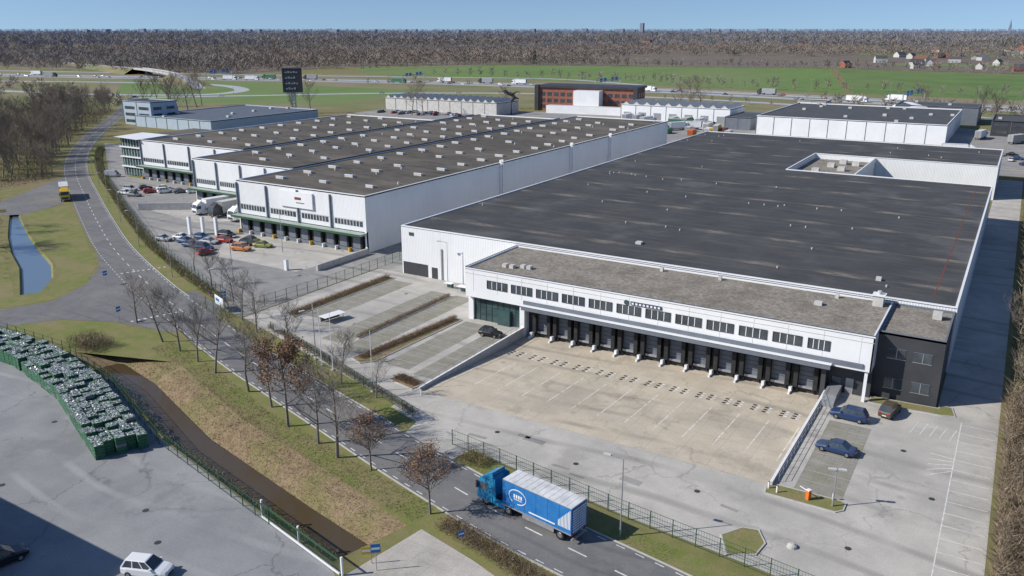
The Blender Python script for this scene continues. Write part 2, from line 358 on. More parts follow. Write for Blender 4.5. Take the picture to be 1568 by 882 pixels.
def inp(x,y,poly):
    c=False;n=len(poly)
    for i in range(n):
        x1,y1=poly[i];x2,y2=poly[i-1]
        if (y1>y)!=(y2>y) and x<(x2-x1)*(y-y1)/(y2-y1)+x1: c=not c
    return c
fs=[]
for f in r[2]:
    cx=sum(r[0][i].x for i in f)/len(f);cy=sum(r[0][i].y for i in f)/len(f)
    if any(inp(cx,cy,q) for q in (YARD,dh,ph)): continue
    fs.append(tuple(f))
me=bpy.data.meshes.new("ground"); me.from_pydata([(v.x,v.y,0) for v in r[0]],[],fs); me.materials.append(M['ground']); me.update(); put("ground",me)
def ditch(nm,L,n,prof,wm,wk,wf,df):
    b=MB(); b2=MB()
    for i in range(len(L)-1):
        for (o0,z0,k),(o1,z1,_) in zip(prof,prof[1:]):
            a=L[i]+n*o0*wf[i];c=L[i+1]+n*o0*wf[i+1];d=L[i+1]+n*o1*wf[i+1];e=L[i]+n*o1*wf[i]
            b.face([(*a,z0*df[i]),(*c,z0*df[i+1]),(*d,z1*df[i+1]),(*e,z1*df[i])],k)
        a=L[i]+n*wm[0]*wf[i];c=L[i+1]+n*wm[0]*wf[i+1];d=L[i+1]+n*wm[1]*wf[i+1];e=L[i]+n*wm[1]*wf[i]
        b2.face([(*a,wm[2]),(*c,wm[2]),(*d,wm[2]),(*e,wm[2])],wk)
    for i in (0,-1):
        if df[i]>.1: b.face([(*(L[i]+n*o*wf[i]),z*df[i]) for o,z,_ in prof],'bank')
    put(nm,b.mesh(nm)); put("ditch_water",b2.mesh("ditch_water"))
ditch("ditch_bank",LA,NV,[(0,0,'bank'),(1.3,-1.8,'bank'),(4.7,-1.8,'bank'),(7.3,-.55,'bank'),(9.5,0,'bank')],(.9,5.2,-1.45),'water',[1]*6,[0,1,1,1,1,1])
ditch("ditch_bank",LP,NP,[(0,0,'grassgreen'),(.6,-.9,'grassgreen'),(4.4,-.9,'grassgreen'),(5,0,'grassgreen')],(.3,4.7,-.5),'water2',WP,[.6,1,1,1,1,1,.6])
# ------------------------------------------------------------------ roads and paved sheets
RC=smooth([(40,49),(10,54.3),(-8,57.8),(-20,60.1),(-28,61.5),(-37,63),(-46,65.2),(-57,68.2),(-67,71.2),(-82,75.6),(-97,80.2),(-120,88.2),(-141,96),(-172,109.5),(-204,126),(-239,145),(-281,168.5),(-326,198),(-380,240),(-450,300),(-560,390)])
b=MB(); ribbon(b,RC,-3.8,3.8,.034,'asph'); put("main_road",b.mesh("main_road"))
b=MB(); dashes(b,RC,0,2.2,3.2,.17,.042,'mark'); dashes(b,RC,3.45,1.0,1.2,.12,.042,'mark'); dashes(b,RC,-3.45,1.0,1.2,.12,.042,'mark')
for i in range(9):
    p=Vector((-153.6+i*.42,98.6+i*.95)); b.box(p.x-.25,p.x+.25,p.y-.25,p.y+.25,.04,.046,'mark')
for i in range(8):
    p=Vector((-125.6+i*.34,81.2+i*1.0)); b.box(p.x-.28,p.x+.28,p.y-.22,p.y+.22,.04,.046,'mark')
put("road_markings",b.mesh("road_markings"))
b=MB(); kerb(b,[p for p in RC if p.x>-110 ],3.82,.15,.12,'concw'); kerb(b,[p for p in RC if p.x>-50],-3.82,-.15,.12,'concw'); kerb(b,[p for p in RC if p.x<-128],-3.82,-.15,.12,'concw');kerb(b,[p for p in RC if -104<p.x<-62],-3.82,-.15,.12,'concw'); put("road_kerb",b.mesh("road_kerb"))
sheet("side_road",[(-176,107.5),(-163,99.8),(-153,90.5),(-148,80.5),(-151,73.5),(-215,28),(-209,20),(-143,66.5),(-137,75.5),(-128,79.5),(-116,81),(-112,85),(-118,94),(-140,102)],.024,'asph')
sheet("side_road",[(-262,155),(-240,141),(-232,133),(-228,120),(-260,90),(-330,50),(-338,58),(-268,100),(-250,125),(-275,160)],.024,'asph')
sheet("depot_pavement",[(-190,58),(-149,67.3),(-140,67.5),(-121,66.6)]+[tuple(p-NV*.3) for p in LA[1:]]+[(-46,46),(-46,-40),(-190,-40)],.020,'lotL')
sheet("driveway_paving",[(-46.9,47.3),(-45.3,57.2),(-38,55.6),(-30,53.2),(-22,49.5),(-15,40),(-46.0,40)],.026,'pavl')
sheet("site_pavement",[(-62.5,76.6),(-52.5,73.9),(-29.2,70.1),(-15,68.4),(3.5,65.8),(3.5,83.99),(-65.99,83.99),(-66,77.8)],.020,'conc')
sheet("access_drive",[(-59.5,71.5),(-51,69.5),(-50,74.2),(-60.5,76.9)],.028,'conc')
sheet("site_pavement",[(-17.3,84),(3.5,84),(3.5,320),(-3.7,320),(-3.7,113.2),(-12,113.2),(-12,114),(-17.3,114)],.020,'conc')
sheet("parking_pavement",[(-110.8,92.5),(-66.01,78.8),(-66.01,112.9),(-66,128.98),(-110.8,128.98)],.020,'conc')
sheet("alley_pavement",[(-120.9,129.1),(-104.6,129.1),(-104.6,330),(-120.9,330)],.018,'asph2')
sheet("yard_pavement",[(-116,93.5),(-111.2,92.5),(-111.2,137.0),(-121,137.0),(-161.9,137.0),(-161.9,155),(-201,155),(-201,173),(-259,173),(-259,186),(-320,230),(-345,222),(-284,183),(-243,156),(-206,135),(-170,118.5),(-140,104)],.020,'asph2')
sheet("concrete_apron",[(-160,130.5),(-148,118),(-124,118),(-122,136.9),(-160,136.9)],.027,'conc')
sheet("concrete_apron",[(-205,142),(-180,138),(-164,152),(-164,154.9),(-200,154.9)],.027,'conc')
sheet("service_yard",[(-260,345),(-60,330),(40,330),(40,455),(-60,500),(-200,470),(-345,412),(-345,385),(-270,345)],.022,'asph2')
# tar joints and patches on the site pavement
b=MB()
for k in range(22):
    x=random.uniform(-60,1); y=random.uniform(74,82); l=random.uniform(.8,3); w_=random.uniform(.4,1.4); a=random.uniform(-.2,.2); T=Matrix.Translation((x,y,.0))@Matrix.Rotation(a,4,'Z')
    if k<9: b.face([tuple(T@Vector(q)) for q in [(0,0,.0245),(l,0,.0245),(l,w_,.0245),(0,w_,.0245)]],'asph2')
for (x,y) in [(-50,79),(-38,77),(-24,78.5),(-8,76),(-2,90),(-6,100),(-92,100),(-95,118)]:
    b.cyl((x,y,.02),(x,y,.026),.33,.33,14,'facd')
put("drain_covers",b.mesh("drain_covers"))
b=MB()
for (x,y) in [(-60,35),(-72,45),(-90,40),(-100,52),(-66,42)]: b.cyl((x,y,.02),(x,y,.026),.35,.35,14,'facd')
put("drain_covers",b.mesh("drain_covers"))
b=MB(); ys=[(84,.02),(88,-.05),(100,-.75),(106,-1.12),(113.8,-1.15)]
def yz(y):
    for (a,za),(c,zc) in zip(ys,ys[1:]):
        if y<=c: return za+(zc-za)*(y-a)/(c-a)
    return -1.15
for (a,za),(c,zc) in zip(ys,ys[1:]): b.face([(-66,a,za),(-17.3,a,za),(-17.3,c,zc),(-66,c,zc)],'concY')
put("dock_yard",b.mesh("dock_yard"))
b=MB()
for x0,x1 in ((-66.0,-65.7),(-17.6,-17.3)):
    for (a,za),(c,zc) in zip([(83.8,.02)]+ys[1:],ys[1:]):
        T=.55
        for X in (x0-.002,x1+.002): b.face([(X,a,za-.5),(X,c,zc-.5),(X,c,T),(X,a,T)],'concw')
        b.face([(x0-.002,a,T),(x1+.002,a,T),(x1+.002,c,T),(x0-.002,c,T)],'white')
    b.face([(x0,83.8,0),(x1,83.8,0),(x1,83.8,.55),(x0,83.8,.55)],'concw')
put("ramp_wall",b.mesh("ramp_wall"))
b=MB(); PIT=3.85; X0=-64.6
def yq(x0,x1,y0,y1,k,dz=.006):
    b.face([(x0,y0,yz(y0)+dz),(x1,y0,yz(y0)+dz),(x1,y1,yz(y1)+dz),(x0,y1,yz(y1)+dz)],k)
for i in range(13):
    x=X0+i*PIT
    for y in np.arange(90,101.5,.5):
        if random.random()<.9: yq(x-.08,x+.08,y,min(y+.5,100 if y<100 else y+.5),'markw')
for i in range(12):
    x=X0+(i+.5)*PIT
    for sgn in (-1,1):
        for j in range(3):
            y=104.0+j*.85; xx=x+sgn*.8
            yq(xx-.5,xx+.02,y,y+.42,'black',.01)
            yq(xx+.05,xx+.5,y,y+.42,'mark',.01)
put("yard_markings",b.mesh("yard_markings"))
b=MB()
def bays(x0,x1,y0,y1,n,k='paver'):
    b.face([(x0,y0,.027),(x1,y0,.027),(x1,y1,.027),(x0,y1,.027)],k)
    for i in range(n+1):
        y=y0+(y1-y0)*i/n
        b.face([(x0,y-.05,.033),(x1,y-.05,.033),(x1,y+.05,.033),(x0,y+.05,.033)],'pavl')
bays(-103,-98,99,124,10); bays(-92,-87.7,92,122,12); bays(-86.4,-82.2,90,122,12); bays(-76.5,-71.8,89,111,9); bays(-70.2,-66.4,88,109,8)
bays(-15.2,-10.2,84.6,104,8); 
put("parking_bay",b.mesh("parking_bay"))
b=MB()
for y in np.arange(72,112,2.6): b.face([(-.6,y,.03),(3.2,y+.0,.03),(3.2,y+.1,.03),(-.6,y+.1,.03)],'mark')
b.face([(-.7,72,.031),(-.58,72,.031),(-.58,112,.031),(-.7,112,.031)],'mark')
for k in range(5): b.face([(-6+k*1.1,105.6,.031),(-5.9+k*1.1,105.6,.031),(-5.3+k*1.1,109.4,.031),(-5.4+k*1.1,109.4,.031)],'mark')
for k in range(5): b.face([(-3.2,95+k*1.5,.032),(-.7,97.5+k*.8,.032),(-.7,97.65+k*.8,.032),(-3.2,95.15+k*1.5,.032)],'mark')
put("parking_lines",b.mesh("parking_lines"))
def island(name,poly,k='grassgreen'):
    b=MB(); parapet(b,poly,0,.14,.15,'concw'); b.face([(x,y,.12) for x,y in inset(poly,.15)],k); put(name,b.mesh(name))
island("grass_island",[(-17.8,68.8),(-15.3,70.2),(-15.0,72.6),(-16.2,74.6),(-17.8,74.2),(-19.3,71.8)])
island("grass_island",[(-17.7,81.8),(-10.3,81.8),(-9.6,82.6),(-9.6,84.2),(-10.2,84.5),(-17.2,84.3),(-17.9,83.4)])
island("grass_island",[(-82,88),(-79.4,87),(-78,89),(-77.3,111),(-79.8,111.5)],'bank')
island("grass_island",[(-106,98),(-103.3,97),(-103.2,125),(-106,125)],'bank')
island("grass_island",[(-72,84.6),(-67,83.6),(-66.6,86.5),(-71.5,87.5)],'bank')
island("grass_island",[(-87.5,95),(-86.6,95),(-86.6,121),(-87.5,121)],'bank')
island("grass_island",[(-11.9,112),(-3.0,112.6),(-1.4,113.2),(-2,116),(-3.6,116),(-3.6,114.9),(-11.9,114.3)])
b=MB(); rr=[p for p in RC if p.x>-108]; ribbon(b,rr,4.0,8.2,.008,'grassgreen'); 
rr=[p for p in RC if p.x>-50]; ribbon(b,rr,-4.0,-7.0,.009,'grassgreen')
rr=[p for p in RC if -104<p.x<-62]; ribbon(b,rr,-4.0,-9.5,.009,'grassgreen')
rr=[p for p in RC if -330<p.x<-130]; ribbon(b,rr,-4.0,-8.5,.029,'grassgreen'); put("verge_grass",b.mesh("verge_grass"))
sheet("verge_grass",[(-146,66.8),(-138,75),(-128,79.3),(-117,80.2),(-108,79.5),(-104,73),(-121,67.6),(-140,68)],.010,'grassgreen')
sheet("verge_grass",[(-152,73.5),(-149,80.5),(-154,91),(-164,99.8),(-176,106),(-205,122),(-228,133),(-231,121),(-222,118),(-210,111.5),(-190,102.5),(-174,96.5),(-163,91),(-155,84),(-156,78),(-166,83),(-190,94),(-215,105),(-240,100),(-215,70)],.010,'grassgreen')
# ------------------------------------------------------------------ MAIN WAREHOUSE
W=Obj("warehouse_with_docks")
mp=[(-104.5,129),(-3.7,129),(-3.7,242),(-37,242),(-55,242),(-55,279),(-37,279),(-3.7,279),(-3.7,320),(-104.5,320)]
wl=W["walls"]
for i in range(len(mp)):
    a=mp[i];c=mp[(i+1)%len(mp)]
    wl.face([(*a,-.3),(*c,-.3),(*c,9.9),(*a,9.9)],'wallX' if abs(a[1]-c[1])<.1 else 'wallY')
W["roof"].face([(x,y,9.85) for x,y in inset(mp,.3)],'roof')
parapet(W["parapet"],mp,9.8,10.08,.35,'facw')
W["lower_roof"].prism([(-54.9,242.1),(-37,242.1),(-37,278.9),(-54.9,278.9)],0,8.4,'wallX','gravel')
b=W["parapet"]
b.box(-37.3,-36.95,242.2,278.8,8.4,9.9,'facw')
u=W["roof_units"]
for (x,y) in [(-50,250),(-48,262),(-44,256),(-46,270),(-42,268)]: u.box(x,x+2,y,y+2.5,8.45,9.6,'unit')
b=W["roof_line_marking"]
for y in np.arange(133,238,3): b.face([(-7.3,y,9.862),(-7.1,y,9.862),(-7.1,y+2.6,9.862),(-7.3,y+2.6,9.862)],'redline')
for i in range(46):
    x=random.uniform(-102,-8); y=random.choice([136,154,172,190,210,232,292,308])+random.uniform(-2,2)
    if -57<x and 238<y<282: continue
    u.cyl((x,y,9.85),(x,y,10.2),.14,.14,8,'unit')
d=W["doors"]
d.box(-104.2,-98,128.94,129,-.1,2.6,'facd'); d.box(-97,-95.6,128.93,129,-.1,2.3,'facd')
W["pilasters"].box(-94.6,-94.3,128.8,128.99,0,6.4,'oldc')
up=W["office_walls"]
up.box(-77,-12,111.8,129.02,4.4,9.28,'facw')
parapet(W["office_parapet"],[(-77,111.8),(-12,111.8),(-12,128.98),(-77,128.98)],9.2,9.55,.3,'facw')
parapet(W["office_parapet"],[(-77.05,111.75),(-11.95,111.75),(-11.95,128.97),(-77.05,128.97)],9.55,9.62,.12,'trim')
W["office_roof"].face([(-76.7,112.1,9.3),(-12.3,112.1,9.3),(-12.3,128.7,9.3),(-76.7,128.7,9.3)],'gravel')
lo=W["lower_walls"]
lo.box(-77,-76,112.6,129,-.1,4.4,'facw'); lo.box(-66.2,-12,113.8,129,-1.3,4.4,'facd')
lo.box(-66.5,-65.6,112.2,114,-1.3,4.4,'facw')
lo.box(-18.2,-17.6,112.0,113.8,-1.2,4.0,'facd'); 
lo.box(-12.75,-12.35,111.9,112.3,0,4.4,'facw')
g=W["entrance_glazing"]; g.box(-76,-66.5,113.0,113.2,0,4.38,'glassT')
for x in np.arange(-76,-66.4,1.18): g.box(x-.04,x+.04,112.93,113.0,0,4.38,'facd')
for z in (1.3,2.6,3.5): g.box(-76,-66.5,112.94,112.998,z,z+.06,'facd')
g.box(-71,-68.6,112.4,112.9,0,2.7,'glassT')
c=W["canopy"]; c.box(-65.5,-17.0,110.9,111.79,4.05,4.75,'canopy'); c.box(-65.6,-16.9,110.8,111.79,4.752,4.82,'facw'); c.box(-65.5,-12,111.8,113.8,4.3,4.398,'facd')
c.box(-65.5,-13,111.6,111.79,4.83,5.45,'canopy')
wi=W["windows"]; wf=W["window_frames"]
n=12; gw=(72.3-15.3)/n
for i in range(n):
    x0=-72.6+i*gw; x1=x0+gw-.85
    if i==n-1: x1=x0+gw-1.9
    wi.box(x0,x1,111.76,111.798,6.45,7.75,'glass')
    k=4
    for j in range(k+1):
        xx=x0+(x1-x0)*j/k; wf.box(xx-.05,xx+.05,111.70,111.755,6.4,7.8,'facw' if 0<j<k else 'facd')
    for z in (6.36,7.76): wf.box(x0-.06,x1+.06,111.70,111.757,z,z+.06,'facd')
wf.box(-77,-12,111.74,111.797,8.55,8.59,'unit')
for x in np.arange(-75.4,-13,gw): wf.box(x,x+.03,111.775,111.799,5.5,9.1,'unit')
for i in range(12):
    x=X0+(i+.5)*PIT; dk=W["dock_shelters"]
    dk.box(x-1.65,x-1.05,112.75,113.79,-.15,3.55,'black'); dk.box(x+1.05,x+1.65,112.75,113.79,-.15,3.55,'black'); dk.box(x-1.65,x+1.65,112.7,113.79,3.552,4.2,'black')
    W["dock_doors"].box(x-1.05,x+1.05,113.7,113.79,0,3.55,'canopy')
    for z in (.7,1.4,2.1,2.8): W["dock_doors"].box(x-1.03,x+1.03,113.67,113.697,z,z+.05,'facd')
    W["dock_bumpers"].box(x-1.0,x+1.0,113.3,113.79,-.35,-.02,'oldc')
    for s_ in (-1,1):
        W["dock_bumpers"].box(x+s_*1.05-.14,x+s_*1.05+.14,113.4,113.79,-.9,-.36,'black')
    xx=X0+i*PIT
    gg=W["wheel_guides"]
    gg.box(xx-.2,xx+.2,112.6,113.5,-1.15,-.3,'white')
    gg.box(xx-.14,xx+.14,111.9,112.6,-1.15,-.85,'white')
lg=W["facade_sign"]; lg.box(-46.6,-41.6,111.66,111.735,8.0,8.5,'trim'); lg.cyl((-47.3,111.74,8.28),(-47.3,111.67,8.28),.4,.4,10,'glassT')
for i in range(8): lg.box(-46.4+i*.6,-46.05+i*.6,111.63,111.659,8.1,8.4,'facw')
W["facade_sign"].box(-102.5,-101.3,128.93,128.97,8.2,8.9,'glassT')
cb=W["corner_block"]; cp=[(-12,115),(-3.9,115),(-3.9,128.96),(-12,128.96)]
cb.prism(cp,0,9.3,'facd'); cb.face([(x,y,9.1) for x,y in cp],'gravel'); parapet(cb,cp,9.0,9.42,.25,'canopy')
for (x0,x1,z0,z1) in [(-10.6,-8.4,5.9,7.2),(-7.4,-5.2,5.9,7.2),(-10.6,-8.4,1.6,3.0),(-7.2,-5.0,1.6,3.0)]:
    wi.box(x0,x1,114.95,114.997,z0,z1,'glass'); wf.box(x0-.08,x1+.08,114.90,114.947,z0-.1,z0-.02,'alu'); wf.box((x0+x1)/2-.04,(x0+x1)/2+.04,114.90,114.947,z0,z1,'alu'); wf.box(x0-.08,x1+.08,114.90,114.947,z1+.02,z1+.08,'canopy')
cb.box(-12.2,-11.998,111.8,115,4.4,9.28,'facw')
d.box(-15.2,-14.2,113.72,113.79,0,2.3,'alu'); d.box(-17,-15.8,113.72,113.79,.9,2.2,'glass')
u.box(-14.6,-13.2,126,127.6,9.3,10.9,'unit'); u.box(-14.8,-13.0,125.8,127.8,10.9,11.0,'facw'); u.box(-6.5,-5.3,124.5,125.6,9.15,10.2,'unit')
u.cyl((-13.9,126.8,11),(-13.9,126.8,11.5),.3,.3,10,'unit')
for x,y in [(-72,115.5),(-70.6,115.5),(-69,116.5),(-67.8,116.5)]: u.box(x,x+.8,y,y+.9,9.3,9.85,'unit')
for x in (-48,-38,-20): u.box(x,x+.5,127,127.5,9.3,10.0,'unit')
u.box(-22,-20.9,122,123,9.3,9.8,'unit')
u.box(-58,-56.9,140,141.1,9.85,10.3,'unit'); u.box(-16,-15.2,138,138.8,9.85,10.4,'unit')
W.done()
# ------------------------------------------------------------------ LEFT WAREHOUSE
A=Obj("stepped_warehouse")
secs=[(-162,-121,137.2,320,13.0),(-201,-162,155.5,305,13.0),(-250,-201,173.5,275,13.0)]
for si,(x0,x1,y0,y1,h) in enumerate(secs):
    poly=[(x0,y0),(x1,y0),(x1,y1),(x0,y1)]
    wl=A["walls"]
    wl.face([(x0,y0,4.8),(x1,y0,4.8),(x1,y0,h-.1),(x0,y0,h-.1)],'wallX')
    wl.face([(x1,y0,-.1),(x1,y1,-.1),(x1,y1,h-.1),(x1,y0,h-.1)],'wallShade'); wl.face([(x0,y1,-.1),(x0,y0,-.1),(x0,y0,h-.1),(x0,y1,h-.1)],'wallY'); wl.face([(x0,y1,-.1),(x1,y1,-.1),(x1,y1,h-.1),(x0,y1,h-.1)],'wallX')
    A["roof"].face([(x,y,h-.3) for x,y in inset(poly,.3)],'roofA'); parapet(A["parapet"],poly,h-.35,h+.05,.35,'facw')
    A["lower_walls"].box(x0+.2,x1-.2,y0+.4,y0+.6,-.1,4.8,'facd')
    A["lower_walls"].box(x0,x0+.5,y0,y0+.5,-.1,4.8,'facw'); A["lower_walls"].box(x1-.5,x1,y0,y0+.5,-.1,4.8,'facw')
    A["canopy"].box(x0-.3,x1+.1,y0-2.4,y0-.01,4.2,4.65,'canopyg'); A["canopy"].box(x0-.3,x1+.1,y0-2.45,y0-2.401,4.15,4.7,'green')
    nb=int((x1-x0)/4.0)
    for i in range(nb):
        x=x0+2+(i+.1)*4.0
        A["dock_shelters"].box(x-1.5,x+1.5,y0-.5,y0+.39,.9,4.0,'black'); A["dock_shelters"].box(x-1.05,x+1.05,y0-.55,y0-.501,1.0,3.4,'canopy'); A["dock_shelters"].box(x-1.6,x+1.6,y0-.55,y0+.39,-.05,.88,'canopy')
        A["dock_shelters"].box(x-1.95,x-1.65,y0-1.3,y0-.3,0,.9,'white' if i%3 else 'yellow')
    npan=4
    pw=(x1-x0)/npan
    for i in range(npan):
        a=x0+i*pw
        A["pilasters"].box(a-.12+(.2 if i==0 else 0),a+.14+(.2 if i==0 else 0),y0-.45,y0-.002,4.76,h-.6,'canopy')
        A["windows"].box(a+1.0,a+pw-1.0,y0-.06,y0-.004,5.9,7.1,'glass')
        for j in range(1,9):
            xx=a+1.0+j*(pw-2.0)/9; A["window_band"].box(xx-.06,xx+.06,y0-.09,y0-.061,5.9,7.1,'facw')
        A["window_band"].box(a+.7,a+pw-.7,y0-.045,y0-.003,7.2,7.32,'unit')
A["sign"].box(-147,-136.5,136.7,137.1,8.3,12.0,'facw'); A["sign"].box(-142.0,-140.0,136.65,136.698,10.2,10.8,'redline'); A["sign"].box(-141.6,-139.0,136.65,136.698,9.4,9.6,'canopy')
g=A["gutters"]
g.box(-162.6,-161.4,160,305,12.72,12.76,'black'); g.box(-201.6,-200.4,176,300,12.72,12.76,'black'); g.box(-162.1,-161.9,156,305,12.7,13.35,'roofB'); g.box(-201.1,-200.9,174,300,12.7,13.35,'roofB')
for (x0,x1,y0,y1,h) in secs:
    nx=3
    for ix in range(nx):
        x=x0+(ix+.5)*(x1-x0)/nx
        y=y0+8+ix*1.0
        while y<y1-6:
            if random.random()<.93:
                jx=random.uniform(-.6,.6)
                u=A["roof_vents"]; s=random.uniform(.8,1.05); u.box(x+jx-1.25*s,x+jx+1.25*s,y-.6*s,y+.6*s,h-.29,h+.25,'unit'); u.box(x+jx-1.3*s,x+jx+1.3*s,y-.65*s,y-.2,h+.252,h+.36,'facw'); u.box(x+jx-.9*s,x+jx+.9*s,y-.1,y+.5*s,h+.252,h+.3,'canopy')
            y+=9.6
            if random.random()<.3: A["roof_vents"].cyl((x+3+jx,y-3,h-.3),(x+3+jx,y-3,h+.3),.25,.25,8,'unit')
for Y in (193,235,264):
    A["ladders"].box(-120.98,-120.3,Y,Y+.15,2,13.8,'facw'); A["ladders"].box(-120.98,-120.3,Y+.9,Y+1.05,2,13.8,'facw')
    for z in np.arange(2.4,13.6,.6): A["ladders"].box(-120.9,-120.7,Y+.15,Y+.9,z,z+.1,'unit')
go=A["corner_office"]
go.box(-262,-250.1,176,205,0,13.0,'facw','roofA')
for z in (3,6.3,9.6): go.box(-263,-251,174.5,175.99,z,z+.35,'facw')
go.box(-262.8,-251,175.2,175.98,.2,12.6,'glassT')
for x in np.arange(-262,-251,1.5): go.box(x,x+.12,175.1,175.19,.2,12.6,'facw')
go.box(-262.25,-262.01,178,203,5.5,7.5,'glassT')
go.face([(-264,173.5,13.1),(-249.5,172,13.1),(-249.5,185,13.4),(-264,185,13.4)],'facw')
A.done()
# ------------------------------------------------------------------ other buildings
def hall(name,x0,x1,y0,y1,h,wk='facw',rk='roofB',bands=None,rz=0,saw=0):
    O=Obj(name); cx,cy=(x0+x1)/2,(y0+y1)/2; a,c=(x1-x0)/2,(y1-y0)/2
    poly=[(-a,-c),(a,-c),(a,c),(-a,c)]
    O["walls"].prism(poly,0,h,wk); O["roof"].face([(x,y,h-.2) for x,y in poly],rk); parapet(O["parapet"],poly,h-.3,h+.25,.4,wk)
    n=max(2,int((x1-x0)/8))
    for i in range(n):
        x=-a+(i+.15)*2*a/n; w_=2*a/n*.7
        if bands=='win':
            for z in np.arange(1.2,h-1.5,3.4): O["windows"].box(x,x+w_,-c-.08,-c-.01,z,z+1.5,'glass')
        elif bands=='doors':
            O["doors"].box(x+.1*w_,x+.8*w_,-c-.08,-c-.01,0,min(4.2,h*.6),'alu')
        O["pilasters"].box(-a+i*2*a/n-.1+.15,-a+i*2*a/n+.1+.15,-c-.15,-c-.01,0,h,'canopy')
    m=max(2,int((y1-y0)/8))
    for i in range(m):
        y=-c+(i+.2)*2*c/m
        if bands=='win':
            for z in np.arange(1.2,h-1.5,3.4): O["windows"].box(a+.01,a+.08,y,y+2*c/m*.6,z,z+1.5,'glass')
    if saw:
        for i in range(saw):
            x=-a+(i+.1)*2*a/saw; w_=2*a/saw*.75
            O["roof_lights"].extr([(x,h-.1),(x+w_,h-.1),(x+w_*.5,h+1.8)],-c+.5,c-.5,'unit')
    else:
        for i in range(int((x1-x0)*(y1-y0)/500)):
            x=random.uniform(-a+2,a-2);y=random.uniform(-c+2,c-2); O["roof_units"].box(x,x+1.6,y,y+1.6,h-.2,h+.7,'unit')
    return O.done((cx,cy,0),rz)
hall("white_warehouse",-109,-27,406,492,8.5)
hall("blue_grey_hall",-393,-335,272,345,5.5,'wallS','roofS')
hall("office_building",-408,-385,276,292,12,'wallS','roofB',bands='win')
hall("low_shed",-345,-262,415,440,7,'unit','roofB',saw=16)
hall("truck_garage",-193,-131,436,462,8,'facw','roofB',bands='doors',saw=10)
hall("garage_building",-12,28,455,490,7,'facd','roofB',bands='win')
hall("brick_workshop",8,24,330,352,8,'brick','roofB',bands='win')
hall("dark_shed",6,40,372,420,7,'canopy','roofB')
hall("dark_hall",-60,-20,500,530,9,'canopy','roofB')
hall("small_office",-112,-96,500,515,9,'unit','roofB',bands='win')
hall("storage_shed",-128,-115,418,450,6,'canopy','roofB')
hall("small_warehouse",30,70,470,500,7,'facw','roofB')
b=MB(); pr=[(-9,0)]+[(9*math.cos(math.pi-math.pi*i/12),4+5*math.sin(math.pi*i/12)) for i in range(13)]+[(9,0)]; b.extr(pr,-14,14,'facw'); put("arched_hall",b.mesh("arched_hall"),(-52,512,0),R(20))
O=Obj("brick_office"); O["walls"].box(-31,31,0,22,0,14,'brick'); O["roof"].box(-32,32,-1,23,14.01,15.2,'facd')
for z in (1.5,5.2,9,):
    for i in range(14):
        x=-29+i*4.3
        if -5<x<7 : continue
        O["windows"].box(x,x+3,-.1,-.01,z,z+2.2,'glass')
    for i in range(4): O["windows"].box(31.01,31.1,2+i*5,5+i*5,z,z+2.2,'glass')
O["entrance_block"].box(-5,11,-8,-.01,0,13,'facw'); O["entrance_block"].box(-20,28,-14,-8.01,0,4.5,'facw','unit')
O["corner_pylons"].box(-32.5,-30,-1.5,2,0,15.5,'facd'); O["corner_pylons"].box(30,32.5,-1.5,2,0,15.5,'facd')
O.done((-228,462,0),R(8))
O=Obj("billboard_tower"); O["mast"].box(-1.3,-.6,-.6,.6,0,14,'oldc'); O["mast"].box(.6,1.3,-.6,.6,0,14,'oldc')
for z in range(1,14,2): O["mast"].box(-.6,.6,-.3,.3,z,z+.3,'oldc')
O["board"].box(-5.5,5.5,-.8,.8,13.5,27,'facd'); 
for i,z in enumerate((24.3,21.2,18.1,15.2)):
    for j in range(5-(i%2)): O["logos"].box(-3.8+j*1.5,-2.7+j*1.5,-.88,-.81,z,z+.7+.4*(j%2),'oldc')
O["logos"].box(-4.8,-4.6,-.9,-.81,14,26.5,'glassT'); O["logos"].box(-5.5,5.5,-.9,-.81,26.4,26.7,'trim'); O.done((-360,352,0),R(35))
b=MB(); b.cyl((0,0,0),(0,0,8),.35,.3,8,'facd')
def Q(*a): return [(x*1.5,y,z+2) for x,y,z in a]
pts=Q((0,0,6),(1.2,0,8),(.2,0,9.6),(-1.8,0,10.6),(-2.6,0,12))
for a,c in zip(pts,pts[1:]): b.cyl(a,c,1.1,.9,7,'facd')
for a,c in (Q((.2,0,9.6),(2.6,0,11.4)),Q((1.2,0,8),(3.0,0,7)),Q((-2.6,0,12),(-3.6,0,11.6))): b.cyl(a,c,.8,.3,6,'facd')
put("sculpture_on_pole",b.mesh("sculpture_on_pole"),(-258,425,0),R(31))
hall("depot_building",-120,-77.5,5,27.5,12,'facd','roofB')
